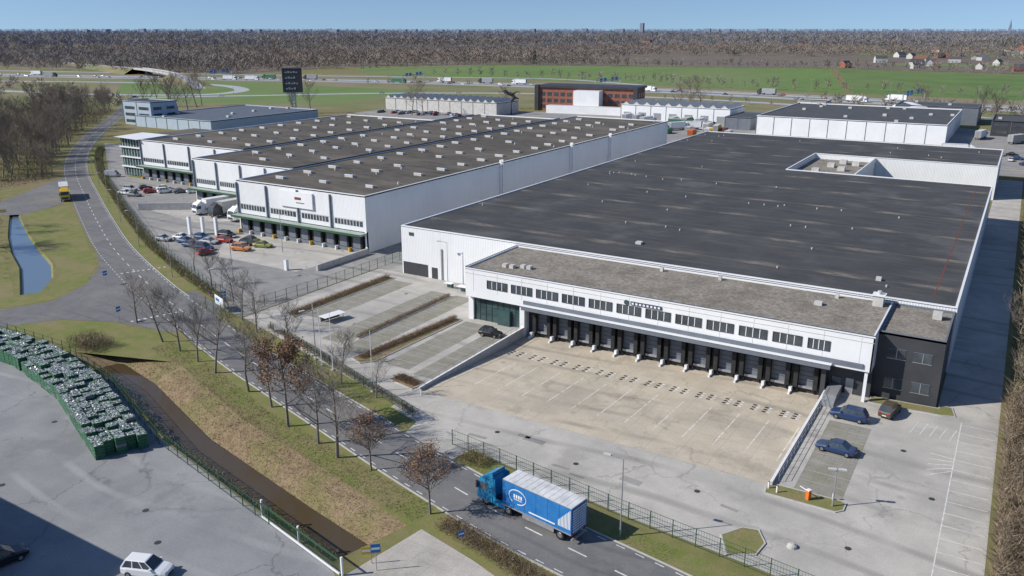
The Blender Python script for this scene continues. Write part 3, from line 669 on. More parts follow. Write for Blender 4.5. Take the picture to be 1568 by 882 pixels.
# ------------------------------------------------------------------ vehicles
def wheel(b,x,y,r,w,side):
    b.cyl((x,y-w/2,r),(x,y+w/2,r),r,r,16,'tyre'); yy=y+side*(w/2+.012); b.cyl((x,yy-.01,r),(x,yy+.01,r),r*.6,r*.55,10,'rim')
def car_mesh(col,kind='sedan'):
    b=MB(); k=paint(*col); Ls={'sedan':4.6,'hatch':4.0,'suv':4.6,'van':5.2}[kind]; H={'sedan':1.45,'hatch':1.48,'suv':1.7,'van':2.2}[kind]; hw=.9 if kind!='van' else .98
    L=Ls/2; bz={'sedan':.92,'hatch':.95,'suv':1.08,'van':1.15}[kind]
    st=[(-L,hw*.78,.42,bz*.80),(-L+.12,hw*.92,.3,bz*.97),(-L+.7,hw,.22,bz),(0,hw,.2,bz),(L-1.35,hw,.22,bz*.97),(L-.5,hw*.95,.24,bz*.84),(L-.1,hw*.85,.32,bz*.72),(L,hw*.7,.42,bz*.6)]
    ring=[]
    for x,w_,z0,z1 in st:
        ring.append([(x,-w_*.9,z0),(x,-w_,z0+.15),(x,-w_,z1-.16),(x,-w_*.9,z1),(x,w_*.9,z1),(x,w_,z1-.16),(x,w_,z0+.15),(x,w_*.9,z0)])
    for a,c in zip(ring,ring[1:]):
        for i in range(8):
            j=(i+1)%8; b.face([a[i],a[j],c[j],c[i]],k)
    b.face(ring[0],k); b.face(ring[-1][::-1],k)
    if kind=='sedan': g=[(-L+.75,bz),(-L+1.45,H),(L-2.05,H),(L-1.25,bz*.97)]
    elif kind=='van': g=[(-L+.1,bz),(-L+.2,H),(L-1.5,H),(L-.7,bz*.97)]
    else: g=[(-L+.15,bz),(-L+.55,H),(L-2.0,H),(L-1.2,bz*.97)]
    wb=hw*.9; wt=hw*.74
    (xa,za),(xb,zb),(xc,zc),(xd,zd)=g
    b.face([(xa,-wb,za),(xa,wb,za),(xb,wt,zb),(xb,-wt,zb)],'glass'); b.face([(xd,-wb,zd),(xd,wb,zd),(xc,wt,zc),(xc,-wt,zc)],'glass')
    for s in (-1,1):
        b.face([(xa,s*wb,za),(xd,s*wb,zd),(xc,s*wt,zc),(xb,s*wt,zb)],'glass' if kind!='van' else k)
        for q in (.36,.68):
            x=xa+(xd-xa)*q; xt=xb+(xc-xb)*q
            b.face([(x-.05,s*(wb+.006),za),(x+.05,s*(wb+.006),za),(xt+.04,s*(wt+.006),zb),(xt-.04,s*(wt+.006),zb)],k)
        b.face([(xa-.02,s*(wb+.004),za),(xa+.16,s*(wb+.004),za),(xb+.14,s*(wt+.004),zb),(xb-.02,s*(wt+.004),zb)],k)
        b.face([(xd-.1,s*(wb+.004),zd),(xd+.02,s*(wb+.004),zd),(xc+.02,s*(wt+.004),zc),(xc-.08,s*(wt+.004),zc)],k)
        b.box(xd-.35,xd-.15,s*(hw+.03)-.1,s*(hw+.03)+.1,bz-.02,bz+.14,k)
        b.box(L-.22,L-.06,s*hw*.62-.16,s*hw*.62+.16,bz*.6,bz*.74,'alu'); b.box(-L-.015,-L+.1,s*hw*.62-.15,s*hw*.62+.15,bz*.7,bz*.86,'tlite')
        for x in (-L+.85,L-.9): wheel(b,x,s*(hw-.1),.33,.22,s)
    t=.05; b.face([(xb-.02,-wt-.01,zb+.004),(xc+.02,-wt-.01,zc+.004),(xc-.1,-wt*.85,H+t),(xb+.1,-wt*.85,H+t)],k); b.face([(xb-.02,wt+.01,zb+.004),(xc+.02,wt+.01,zc+.004),(xc-.1,wt*.85,H+t),(xb+.1,wt*.85,H+t)],k)
    b.face([(xb+.1,-wt*.85,H+t),(xc-.1,-wt*.85,H+t),(xc-.1,wt*.85,H+t),(xb+.1,wt*.85,H+t)],k)
    b.face([(xb-.02,-wt-.01,zb+.004),(xb-.02,wt+.01,zb+.004),(xb+.1,wt*.85,H+t),(xb+.1,-wt*.85,H+t)],k); b.face([(xc+.02,-wt-.01,zc+.004),(xc+.02,wt+.01,zc+.004),(xc-.1,wt*.85,H+t),(xc-.1,-wt*.85,H+t)],k)
    b.box(L-.03,L+.012,-.4,.4,.42,.56,'black'); b.box(-L-.02,-L+.01,-.26,.26,.5,.62,'white')
    return b.mesh("parked_car")
CM={}
def car(x,y,rz,col,kind='sedan',name="parked_car"):
    key=(col[0],kind)
    if key not in CM: CM[key]=car_mesh(col,kind)
    put(name,CM[key],(x,y,.03),R(rz))
NAVY=('navy',(.02,.045,.12));BLK=('black',(.012,.012,.014));WHT=('white',(.75,.76,.77));RED=('red',(.38,.03,.025));ORG=('orange',(.55,.20,.05));SIL=('silver',(.42,.43,.45));GRY=('grey',(.12,.125,.13));BLU=('blue',(.035,.09,.22));LIM=('lime',(.27,.29,.07));BRN=('bronze',(.10,.08,.06))
car(-13.2,105.6,178,NAVY,'suv'); car(-12.9,95.6,176,NAVY,'sedan'); car(-8.9,109.9,80,BRN,'suv'); car(-69.0,107.2,5,BLK,'hatch')
car(-62.5,38.4,22,WHT,'suv'); car(-75.6,32.2,80,BLK,'suv')
for x,y,c,k,a in [(-163.9,122.4,BLU,'sedan',10),(-154.9,120.2,NAVY,'suv',15),(-163.5,126.8,BLU,'hatch',12),(-156.6,127.6,RED,'hatch',10),(-147.2,124.2,ORG,'suv',15),(-145.3,128.9,LIM,'sedan',15),(-151.5,131.0,GRY,'sedan',10),(-158.6,124.8,SIL,'sedan',12),(-167.6,124.2,WHT,'sedan',12),(-170,121,SIL,'hatch',12),(-159.6,120.6,BLU,'sedan',12),(-151.5,117.8,RED,'hatch',85),(-160,131.2,BLK,'suv',10),(-149.8,128.4,BLK,'hatch',10),
   (-226,158,RED,'hatch',70),(-227,164,WHT,'sedan',70),(-230,152.5,WHT,'sedan',15),(-222,160.6,WHT,'suv',70),(-218,163,GRY,'sedan',70),(-214.6,165,WHT,'hatch',70),(-225,152,GRY,'sedan',15),(-234,157,SIL,'suv',15),(-210,166,WHT,'suv',70),(-232,161,BLK,'hatch',70),(-268,185,NAVY,'sedan',30),(-275,192,SIL,'sedan',30),(-285,196,BLK,'hatch',30),(-262,170,SIL,'van',30)]:
    car(x,y,a,c,k)
def truck_mesh(nm,cab,side,roof,LT=9.3,logo=False):
    b=MB(); fx=6.2
    prof=[(fx-2.1,.55),(fx-.05,.55),(fx,.9),(fx-.05,1.9),(fx-.35,2.9),(fx-.75,3.25),(fx-2.1,3.45)]
    b.extr(prof,-1.22,1.22,cab)
    b.face([(fx-.03,-1.08,1.95),(fx-.03,1.08,1.95),(fx-.33,1.02,2.85),(fx-.33,-1.02,2.85)],'glass')
    b.face([(fx+.01,-1.0,.7),(fx+.01,1.0,.7),(fx+.01,1.0,1.3),(fx+.01,-1.0,1.3)],'facd')
    for s in (-1,1):
        b.face([(fx-1.5,s*1.225,1.75),(fx-.3,s*1.225,1.75),(fx-.5,s*1.225,2.6),(fx-1.5,s*1.225,2.6)],'glass')
        b.box(fx-.25,fx-.05,s*1.4-.1,s*1.4+.1,1.8,2.6,'facd'); b.box(fx-.12,fx+.03,s*.9-.2,s*.9+.2,.62,.9,'alu')
        b.box(fx-3.9,fx-2.2,s*1.1-.12,s*1.1+.12,.5,1.15,cab)
        b.extr([(fx-2.1,1.2),(fx-2.1,3.4),(fx-2.5,3.4),(fx-2.6,1.2)],s*1.15-.06,s*1.15+.06,cab)
        for x in (fx-1.25,fx-4.3): wheel(b,x,s*1.05,.5,.32,s)
        wheel(b,-fx+1.4,s*1.05,.5,.36,s)
    b.extr([(fx-2.0,3.45),(fx-.9,3.28),(fx-2.0,3.95)],-1.0,1.0,cab)
    b.box(-fx+.3,fx-2.2,-.45,.45,.7,1.1,'facd')
    x0,x1=-fx,-fx+LT
    b.box(x0,x1,-1.25,1.25,1.15,3.93,side); b.box(x0-.001,x1+.001,-1.27,1.27,3.932,3.99,'oldc'); b.box(x0+.05,x1-.05,-1.22,1.22,3.992,4.02,roof)
    b.box(x0+.02,x1,-1.28,1.28,1.0,1.148,'oldc')
    for i in range(1,12): 
        x=x0+i*LT/12; b.box(x-.015,x+.015,-1.2,1.2,4.021,4.03,'oldc')
    for s in (-1,1):
        for x in np.arange(x0+.02,x1,LT/6): b.box(x,x+.05,s*1.262-.008,s*1.262+.008,1.15,3.93,side)
        b.box(x0+2.2,x1-2.6,s*1.15-.03,s*1.15+.03,.45,.9,'oldc')
        b.box(x0+.2,x0+2.0,s*1.2-.05,s*1.2+.05,.98,1.06,'facd')
    b.box(x0-.03,x0-.003,-1.2,1.2,1.2,3.9,'oldc' if not logo else side)
    b.box(x0-.05,x0-.031,-.02,.02,1.2,3.9,'facd'); b.box(x0-.12,x0+.1,-1.2,1.2,.45,.6,'oldc')
    for s in (-1,1): b.box(x0-.06,x0-.031,s*1.0-.15,s*1.0+.15,.95,1.1,'tlite'); b.box(x0-.07,x0-.031,s*.4-.02,s*.4+.02,1.2,3.8,'alu')
    if logo:
        for z in np.arange(1.3,3.8,.28): b.box(x0-.045,x0-.031,-1.1,1.1,z,z+.13,'white')
        for s in (-1,1):
            y=s*1.272; n=20
            cx,cz=x1-2.0,2.6
            for i in range(n):
                t0=2*math.pi*i/n;t1=2*math.pi*(i+1)/n
                if 14<i<17: continue
                ro=(1.15,.85);ri=(1.08,.74)
                b.face([(cx+ro[0]*math.cos(t0),y,cz+ro[1]*math.sin(t0)),(cx+ro[0]*math.cos(t1),y,cz+ro[1]*math.sin(t1)),(cx+ri[0]*math.cos(t1),y,cz+ri[1]*math.sin(t1)),(cx+ri[0]*math.cos(t0),y,cz+ri[1]*math.sin(t0))],'white')
            for a0 in (-.6,-.3,0,.3): b.box(cx+a0,cx+a0+.2,y-.004,y+.004,2.45,2.85,'white')
            b.box(cx-.6,cx+.5,y-.004,y+.004,2.25,2.33,'white')
            for i in range(9): b.box(x0+.15+i*.17,x0+.25+i*.17,y-.004,y+.004,1.6,3.7-i*.18,'white')
            b.box(x0+2.0,cx-1.5,y-.004,y+.004,1.45,1.6,'white')
    return b.mesh(nm)
put("lorry",truck_mesh("lorry",'cabblue','tblue','tarp',8.8,True),(-37.1,64.75,.04),math.atan2(1.9,-12))
ty=truck_mesh("lorry_yellow",'yellow','yellow','tarp',9.3); tw=truck_mesh("lorry_white",'white','white','tarp',9.3); tg=truck_mesh("lorry_green",'tgreen','tgreen','unit',9.3); tgr=truck_mesh("lorry_grey",'facd','oldc','unit',9.3)
put("lorry",ty,(-240,139.5,.04),R(-30)); put("lorry",tw,(-186,149.5,.04),R(-100)); put("lorry",tw,(-172,149,.04),R(-92)); put("lorry",tgr,(-180,149.5,.04),R(-95))
for (x,y,a,t) in [(-140,408,20,tw),(-136,412,20,tgr),(-132,405,95,tw),(-150,415,10,tg),(-146,402,60,tw),(-126,400,100,ty),(-157,424,92,tw),(-150,426,92,tg),(-143,426,92,tw),(-170,420,80,tw),(-178,426,92,tgr),(-185,428,92,tw),(-20,380,10,tw),(-15,440,80,tw),(0,430,60,tgr)]: put("lorry",t,(x,y,.04),R(a))
b=MB()
for i in range(14):
    x=-190+i*5.5+random.uniform(-1,1); y=385+random.uniform(-8,18); k=random.choice(['redline','tblue','orange','unit','tgreen','facw','facd']); b.box(x,x+2.5,y,y+6,0,2.6,k)
    for j in range(8): b.box(x+.1+j*.3,x+.2+j*.3,y-.05,y-.001,.1,2.5,'facd')
put("shipping_containers",b.mesh("shipping_containers"))
for i in range(46): car(random.uniform(-335,-215),random.uniform(392,408),random.choice([80,95,260]),random.choice([RED,WHT,GRY,BLK,SIL]),random.choice(['sedan','hatch']))
for i in range(16): car(random.uniform(-20,4),random.uniform(350,400),random.choice([0,90]),random.choice([WHT,GRY,BLK,SIL,NAVY]),'sedan')
# ------------------------------------------------------------------ street furniture
def lampmesh(h,arm=1.6,heads=1,k='oldc'):
    b=MB(); b.cyl((0,0,0),(0,0,1),.11,.1,8,k); b.cyl((0,0,1),(0,0,h),.085,.05,8,k)
    for i in range(heads):
        s=1 if i==0 else -1
        b.cyl((0,0,h-.05),(s*arm,0,h+.15),.04,.035,6,k); b.box(s*arm-.35,s*arm+.45,-.16,.16,h+.08,h+.22,'unit'); b.box(s*arm-.28,s*arm+.38,-.12,.12,h+.05,h+.079,'glass')
    return b.mesh("street_lamp")
l1=lampmesh(8.6); l2=lampmesh(4.2,.5,2); l3=lampmesh(10,2,2)
put("street_lamp",l1,(-27.7,66.4,0),R(185)); put("street_lamp",l2,(-10.8,82.9,.1),R(20))
for p,t in resample([q for q in offn(RC,5.2) if q.x<-112],30): put("street_lamp",l1,(p.x,p.y,0),math.atan2(-t.x,t.y)+math.pi)
put("street_lamp",l1,(-85,83.6,0),R(250)); put("street_lamp",l1,(-91.7,127,0),R(200)); put("street_lamp",l1,(-138,128,0),R(0)); put("street_lamp",l1,(-130,107,0),R(100))
def flag(): 
    b=MB(); b.cyl((0,0,0),(0,0,9),.07,.035,8,'facw'); b.cyl((0,0,9),(0,0,9.12),.08,.02,8,'oldc'); b.box(-.25,.25,-.25,.25,0,.15,'concw'); return b.mesh("flagpole")
fm=flag()
for x,y in [(-83.9,83.6),(-81.3,83.2),(-86.3,84.9),(-71.3,80.4),(-104.2,89.8)]: put("flagpole",fm,(x,y,0))
b=MB(); b.box(-.35,.35,-.35,.35,0,4.4,'facw'); b.box(-.3,.3,-.3,.3,4.401,4.5,'unit'); pm=b.mesh("advertising_pillar")
for x,y in [(-170,128.5),(-167,130),(-164,131.5)]: put("advertising_pillar",pm,(x,y,0))
put("advertising_pillar",pm,(-126.5,118,0),0,(1,1,.5))
b=MB(); b.box(-.2,.2,-.2,.2,0,1.1,'orange'); b.box(-.22,.22,-.22,.22,1.101,1.2,'facw'); b.cyl((.2,0,.95),(1.2,0,1.0),.05,.04,8,'white'); put("boom_barrier",b.mesh("boom_barrier"),(-13.3,82.9,.1),R(150))
bm=MB(); bm.cyl((0,0,0),(0,0,.85),.1,.1,10,'white'); bm.cyl((0,0,.852),(0,0,.95),.1,.05,10,'redline'); bm=bm.mesh("bollard")
for x,y in [(-17.5,83.0),(-16.5,82.6),(-11.0,84.2),(-17.0,111),(-16.6,112),(-64.8,82.9)]: put("bollard",bm,(x,y,.05))
b=MB(); b.cyl((0,0,0),(0,0,.25),.5,.45,14,'concw'); b.cyl((0,0,.25),(0,0,.42),.45,.2,14,'concw'); put("concrete_bollard",b.mesh("concrete_bollard"),(-12.7,73.4,.02))
def sign(c,w_,h_,z):
    b=MB(); b.cyl((0,0,0),(0,0,z+h_),.04,.04,8,'oldc'); b.box(-w_/2,w_/2,-.07,-.042,z,z+h_,c); b.box(-w_/2+.06,w_/2-.06,-.078,-.071,z+h_*.35,z+h_*.6,'white'); return b.mesh("traffic_sign")
s1=sign('tblue',.9,.9,2);s2=sign('yellow',1.8,.8,1.1);s3=sign('white',1.2,.7,1.5)
put("traffic_sign",s2,(-45.9,50.3,0),R(40)); put("traffic_sign",s1,(-44.8,49.7,0),R(40)); put("traffic_sign",s1,(-118.5,95,0),R(70)); put("traffic_sign",s3,(-98,88.5,0),R(30)); put("traffic_sign",s1,(-127,79.8,0),R(100)); put("traffic_sign",s2,(-230,116,0),R(60)); put("traffic_sign",s1,(-149,92,0),R(90)); put("traffic_sign",s1,(-40,56.6,0),R(60),.7)
b=MB(); b.cyl((-1.6,0,0),(-1.6,0,2.4),.06,.06,8,'oldc'); b.cyl((1.6,0,0),(1.6,0,2.4),.06,.06,8,'oldc'); b.box(-2,2,-.1,-.061,.9,2.6,'facw'); b.box(-1.6,.2,-.11,-.101,1.5,2.1,'tblue'); put("site_sign",b.mesh("site_sign"),(-117.5,93.2,0),R(-20))
b=MB()
for x in (-1.8,1.8):
    for y in (-.8,.8): b.cyl((x,y,0),(x,y,2.2),.05,.05,6,'oldc')
b.box(-2.2,2.2,-1.2,1.2,2.2,2.32,'facw'); b.box(-2,2,.82,.86,.2,2.0,'glassT'); bs=b.mesh("bicycle_shelter")
put("bicycle_shelter",bs,(-96.5,99.5,0),R(80),(1,.8,.5)); put("bicycle_shelter",bs,(-86,124,0),R(0),(.5,.6,.6)); put("bicycle_shelter",bs,(-90,125,0),0,(.4,.5,.5))
def fence(pl,h=1.8,k='green',name="mesh_fence",st=2.5,bar=.28):
    b=MB(); pl=[Vector(p) for p in pl]
    for p,t in resample(pl,st): b.box(-.04,.04,-.04,.04,0,h+.05,k,T=Matrix.Translation((p.x,p.y,0))@Matrix.Rotation(math.atan2(t.y,t.x),4,'Z'))
    for p,t in resample(pl,bar): 
        a=p-t*.012;c=p+t*.012
        b.face([(*a,.08),(*c,.08),(*c,h),(*a,h)],k)
    for a,c in zip(pl,pl[1:]):
        l=(c-a).length; T=Matrix.Translation((a.x,a.y,0))@Matrix.Rotation(math.atan2(c.y-a.y,c.x-a.x),4,'Z')
        for z in (.1,h*.5,h-.03): b.box(0,l,-.018,.018,z,z+.035,k,T=T)
    put(name,b.mesh(name))
fence([(-52.9,73.4),(-50.2,73.1),(-29.2,69.7),(-15.2,67.9),(3,65.3)],2.0)
fence([(-102,90.6),(-92,87.5),(-72.8,80.8),(-60.8,76.7)],1.5)
fence([(-120,92.2),(-112.9,91),(-111,113.3),(-111,136.8)],2.2)
fence([(-83.5,55.2),(-61,50.2),(-58,49.7)],1.8); fence([(-150,66.5),(-136,66.8),(-121,66.9),(-104,62.9),(-83.5,55.2)],1.8)
fence([tuple(p) for p in offn(RC,9.2) if -330<p.x<-118],1.6,bar=.5)
b=MB(); T=Matrix.Translation((-60.5,50.3,0))@Matrix.Rotation(math.atan2(-2.9,13),4,'Z')
b.box(0,13.6,-.08,.08,.15,.35,'facw',T=T); b.box(0,13.6,-.06,.06,1.7,1.82,'green',T=T)
for i in range(70): b.box(i*.195,i*.195+.03,-.02,.02,.35,1.7,'green',T=T)
for x in (-.3,6.5,13.7): b.box(x,x+.18,.1,.28,0,2.0,'facw',T=T)
put("sliding_gate",b.mesh("sliding_gate"))
b=MB()
for y in np.arange(85,112,1.8):
    b.cyl((-16.9,y,0),(-16.9,y,1.15),.03,.03,6,'oldc')
b.cyl((-16.9,85,1.15),(-16.9,112,1.15),.03,.03,6,'oldc'); b.cyl((-16.9,85,.6),(-16.9,112,.6),.025,.025,6,'oldc'); put("ramp_railing",b.mesh("ramp_railing"))
b=MB()
for y in np.arange(85,112,1.8): b.cyl((-65.85,y,.55),(-65.85,y,1.3),.025,.025,6,'oldc')
b.cyl((-65.85,85,1.3),(-65.85,112,1.3),.025,.025,6,'oldc'); put("ramp_railing",b.mesh("ramp_railing"))
b=MB()
for i in range(7): b.box(-17.25,-15.6,109.5-i*.3,109.8-i*.3,0.02,1.1-i*.15,'oldc')
b.box(-17.25,-15.6,109.8,113.7,0.02,1.12,'oldc'); put("metal_stairs",b.mesh("metal_stairs"))
b=MB(); b.box(-.25,.25,0,16,0,1.3,'concw'); put("retaining_wall",b.mesh("retaining_wall"),(-120.6,120.8,0),R(0)); 
b=MB(); b.box(0,17,-.25,.25,0,2.0,'concw'); put("retaining_wall",b.mesh("retaining_wall"),(-206,140,0),R(35))
b=MB(); path=[Vector(p) for p in [(-146,63.9),(-137,64.6),(-122.6,64.8),(-104.8,61.2),(-84.3,53.6)]]; BP=[]
for r_ in range(5):
    pl=offs(path,-.0-r_*1.18)
    for p,t in resample(pl,1.24):
        if random.random()<.02: continue
        h=random.choice([1.6,1.8,1.9,2.0,2.2]); T=Matrix.Translation((p.x,p.y,0))@Matrix.Rotation(math.atan2(t.y,t.x)+random.uniform(-.05,.05),4,'Z')
        n=5
        for j in range(n): 
            e=random.uniform(-.03,.03); b.box(-.58+e,.58+e,-.55,.55,h*j/n+.02,h*(j+1)/n-.03,'greenp' if random.random()<.85 else 'canopy',top='ctop',T=T)
        m=int(random.choice([4,20,30,34]))
        for _ in range(m):
            q=T@Vector((random.uniform(-.5,.5),random.uniform(-.45,.45),h+.0)); BP.append(tuple(q))
put("bottle_crate_stacks",b.mesh("bottle_crate_stacks"))
cloud("bottles",np.array(BP),.16,.2,['bottle','ctop','bottle'],up=.1,spread=1.2)
# ------------------------------------------------------------------ trees
def tree_mesh(name,seed,h=9,leaf=0,spread=.5,nb=(17,7,6),mr=.016):
    rnd=random.Random(seed); b=MB(); tips=[]
    def br(p,d,l,r,lev):
        segs=3 if lev<2 else 2; q=Vector(p); dd=Vector(d).normalized()
        pts=[q.copy()]
        for i in range(segs):
            dd=(dd+Vector((rnd.uniform(-.16,.16),rnd.uniform(-.16,.16),rnd.uniform(0,.14)))).normalized(); q=q+dd*l/segs; pts.append(q.copy())
        for i in range(segs):
            b.cyl(pts[i],pts[i+1],r*(1-i/segs*.75),r*(1-(i+1)/segs*.75),6 if lev==0 else (4 if lev==1 else 3),'bark' if lev<2 else 'twig',False)
        if lev>=2: tips.extend(pts)
        if lev==3: return
        for i in range(nb[lev]):
            t=rnd.uniform(.28,1.0) if lev==0 else rnd.uniform(.25,1)
            k=min(int(t*segs),segs-1); f=t*segs-k; pp=pts[k].lerp(pts[k+1],f)
            a=rnd.uniform(0,6.28); side=Vector((math.cos(a),math.sin(a),0)); u=.55+ (t*.5 if lev==0 else .1)
            nd=(side*(spread+.45)+Vector((0,0,u))+ (dd*.5 if lev else Vector((0,0,0)))).normalized()
            ll=l*([.48*(1.25-t*.6),.5,.55][lev])
            br(pp,nd,ll,max(r*(1-t*.7)*[.45,.5,.6][lev],mr),lev+1)
    br((0,0,0),(0,0,1),h*.86,h*.017+.02,0)
    if leaf:
        for _ in range(leaf):
            p=rnd.choice(tips)+Vector((rnd.gauss(0,.2),rnd.gauss(0,.2),rnd.gauss(0,.2))); s=rnd.uniform(.05,.12)
            a=Vector((rnd.gauss(0,1),rnd.gauss(0,1),rnd.gauss(0,1))).normalized(); c=a.orthogonal().normalized()
            b.face([p-a*s,p+c*s*.7,p+a*s,p-c*s*.7],'leafb')
    return b.mesh(name)
TM=[tree_mesh("bare_tree",s,9.5,0,nb=(16,6,5)) for s in (1,2,3)]+[tree_mesh("bare_tree",9,9,0,.25,nb=(16,6,5))]
TL=[tree_mesh("oak_tree",s,8.5,n,.55) for s,n in ((11,4600),(12,2600))]
for x,y,k,s in [(-124.1,81.1,0,.9),(-112.7,77.6,1,1.0),(-106.9,76.4,2,1.0),(-95.2,73.4,0,1.05),(-86,71.4,1,1.1),(-79.5,69.5,2,1.0),(-62.6,63.8,2,1.2),(-67,65.2,3,1.1),(-101,75,3,.95),(-90.5,83.9,1,.9),(-103.2,88.6,2,.9),(-110,91.5,0,.8),(-119,97.5,2,.8),(-131,102.5,3,.8),(-143,108,1,.7),(-76.8,80.0,0,.8),(-69.5,79.0,2,.6)]:
    put("bare_tree",TM[k],(x,y,0),random.uniform(0,6),s)
for x,y,k,s in [(-73.5,66.6,0,1.25),(-57.3,63.6,1,.8),(-46.2,59.9,1,.88)]: put("oak_tree",TL[k],(x,y,0),random.uniform(0,6),s)
rcA=np.array([[p.x,p.y] for p in RC])
def roaddist(x,y): return np.min(np.hypot(rcA[:,0]-x,rcA[:,1]-y))
cnt=0
while cnt<175:
    t=random.random(); x=-165-t*330; base_y=np.interp(-x,[165,204,239,281,326,380,450,560],[106,126,145,168.5,198,240,300,390]); y=base_y-7-abs(random.gauss(0,1))*(14+26*t)
    if inp(x,y,[(-272,165),(-222,125),(-228,105),(-335,42),(-350,70),(-275,115)]) or inp(x,y,[(-240,118),(-156,76),(-150,92),(-226,130)]) : continue
    if y<83 and x>-200: continue
    if roaddist(x,y)<7: continue
    cnt+=1
    put("bare_tree",random.choice(TM),(x,y,0),random.uniform(0,6),random.uniform(.9,1.5) if t<.4 else random.uniform(1.1,1.8))
for x,y,s in [(-440,330,2.2),(-432,322,2.5),(-425,330,2.3),(-448,318,2.2),(-418,318,2.0),(-300,395,1.9),(-306,392,1.8),(-170,485,2.0),(-164,487,2.1),(-176,484,1.9),(-372,362,1.6),(-365,370,1.8),(-20,535,1.8),(-12,515,1.7),(-50,545,1.8),(6,505,1.9),(-280,455,1.4),(-455,360,2.3),(-465,372,2.1),(-480,350,2.2)]:
    put("bare_tree",random.choice(TM),(x,y,0),random.uniform(0,6),s)
def belt(name,x0,x1,y0,y1,h,n,mats,L=1.3,W=.06):
    P=np.stack([RNG.uniform(x0,x1,n),RNG.uniform(y0,y1,n),RNG.random(n)**1.3*h],1)
    bl=.65+.35*np.sin(P[:,0]*1.1+np.sin(P[:,1]*.7)*2)*np.sin(P[:,1]*.9+1); P[:,2]*=bl
    return cloud(name,P,L,W,mats)
belt("scrub_hedge",4.0,13,60,120,4.6,52000,['scrub','scrub2','scrub'],1.3,.07)
belt("scrub_hedge",4.6,20,120,330,5,30000,['scrub','scrub2','pine'],1.8,.14)
belt("evergreen_hedge",7,15,190,300,7,16000,['pine','pine','scrub2'],1.2,.3)
for i in range(16): put("bare_tree",random.choice(TM),(random.uniform(5,14),random.uniform(80,320),0),random.uniform(0,6),random.uniform(.7,1.2))
def hrow(name,pl,wd,h,dens,mats,L=.5,W=.035):
    P=[]
    for a,c in zip(pl,pl[1:]):
        a=np.array(a);c=np.array(c); l=np.linalg.norm(c-a); n=int(l*dens); t=RNG.random(n)[:,None]; p=a+(c-a)*t; nn=np.array([-(c-a)[1],(c-a)[0]])/l
        p=p+nn*RNG.uniform(-wd/2,wd/2,n)[:,None]; P.append(np.concatenate([p,(RNG.random(n)*h)[:,None]],1))
    return cloud(name,np.concatenate(P),L,W,mats)
hrow("low_hedge",[(-80.6,88.5),(-78.6,111)],1.0,.7,260,['scrub2','leafb']); hrow("low_hedge",[(-104.6,98),(-104.6,124.5)],1.2,.7,240,['scrub2','leafb'])
hrow("low_hedge",[(-71.5,86),(-67.3,85)],1.5,.5,260,['scrub2','leafb']); hrow("low_hedge",[(-87.05,95),(-87.05,121)],.6,.5,150,['scrub2','leafb'])
hrow("low_hedge",[(-103,91.2),(-92,87.8),(-73,81.3),(-62,77.5)],.8,.8,160,['scrub2','scrub'])
hrow("road_bushes",[(-44,59),(-37,57.4),(-29.5,55.2),(-20,52)],2.2,.9,420,['scrub','scrub2','leafb'])
hrow("road_bushes",[(-50,71.8),(-46.5,71.2)],2.2,.9,420,['scrub','leafb','tuftg']); hrow("road_bushes",[(-124,70.5),(-117.5,70.5)],4.5,1.6,700,['scrub2','scrub'])
hrow("road_bushes",[tuple(p) for p in offn(RC,7.6) if -330<p.x<-120],1.8,1.1,90,['scrub','scrub2','tuftg'],.7,.09)
def blades(name,pl,o0,o1,dens,mats,L=.28,W=.03,zf=None):
    P=[]
    for (p,t) in resample(pl,.5):
        n=int(dens*abs(o1-o0)*.5)
        o=RNG.uniform(o0,o1,n); s=RNG.uniform(0,.5,n); q=np.stack([p.x-t.y*o+t.x*s,p.y+t.x*o+t.y*s,np.zeros(n)],1)
        if zf: q[:,2]=np.interp(o,zf[0],zf[1])
        P.append(q)
    return cloud(name,np.concatenate(P),L,W,mats)
blades("bank_grass",LA[1:],4.9,13.0,26,['tuft','tuft','tuftg','scrub'],.32,.045,([0,4.7,7.3,9.5,13],[0,-1.8,-.55,0,0]))
blades("bank_grass",LA[1:],0,1.0,30,['tuft','tuftg'],.5,.05)
blades("verge_blades",[p for p in RC if -22>p.x>-50],-6.6,-4.1,40,['tuftg','tuft'],.2,.035)
n=30000; t=RNG.random(n); X=-165-t*330; BY=np.interp(-X,[165,204,239,281,326,380,450,560],[106,126,145,168.5,198,240,300,390]); P=np.stack([X,BY-6-np.abs(RNG.normal(0,1,n))*(14+26*t),RNG.random(n)**2*3],1)
dm=np.min(np.linalg.norm(P[:,None,:2]-rcA[None],axis=2),axis=1)
ok=(dm>8)&~((P[:,1]<83)&(P[:,0]>-200))
for poly in ([(-240,118),(-156,76),(-150,92),(-226,130)],[(-275,165),(-225,140),(-222,118),(-330,45),(-350,60),(-270,110)]):
    ok&=~np.array([inp(a,c,poly) for a,c in P[:,:2]])
cloud("woodland_scrub",P[ok],1.2,.14,['scrub','scrub2','tuft'])
# ------------------------------------------------------------------ distance: fields, highway, forest
sheet("highway_verge",[(-1500,300),(-900,330),(-620,300),(-460,330),(-380,380),(-300,470),(-120,520),(60,500),(400,480),(500,760),(60,690),(-250,720),(-560,740),(-800,700),(-1250,620),(-1700,560)],.03,'meadow')
sheet("green_field",[(-640,745),(-250,722),(-122,708),(-222,1150),(-640,1030),(-760,850)],.05,'field')
sheet("green_field",[(-116,707),(60,690),(420,660),(500,1080),(0,1110),(-212,1152)],.05,'field2')
sheet("grass_field",[(-600,400),(-480,380),(-400,430),(-420,560),(-620,560),(-760,520)],.04,'field')
HW=smooth([(-1800,330),(-1300,440),(-930,520),(-700,585),(-546,630),(-400,655),(-254,655),(-100,635),(0,615),(150,575),(500,470)])
b=MB(); ribbon(b,HW,4,21,.10,'hwy'); ribbon(b,HW,-4,-21,.10,'hwy'); 
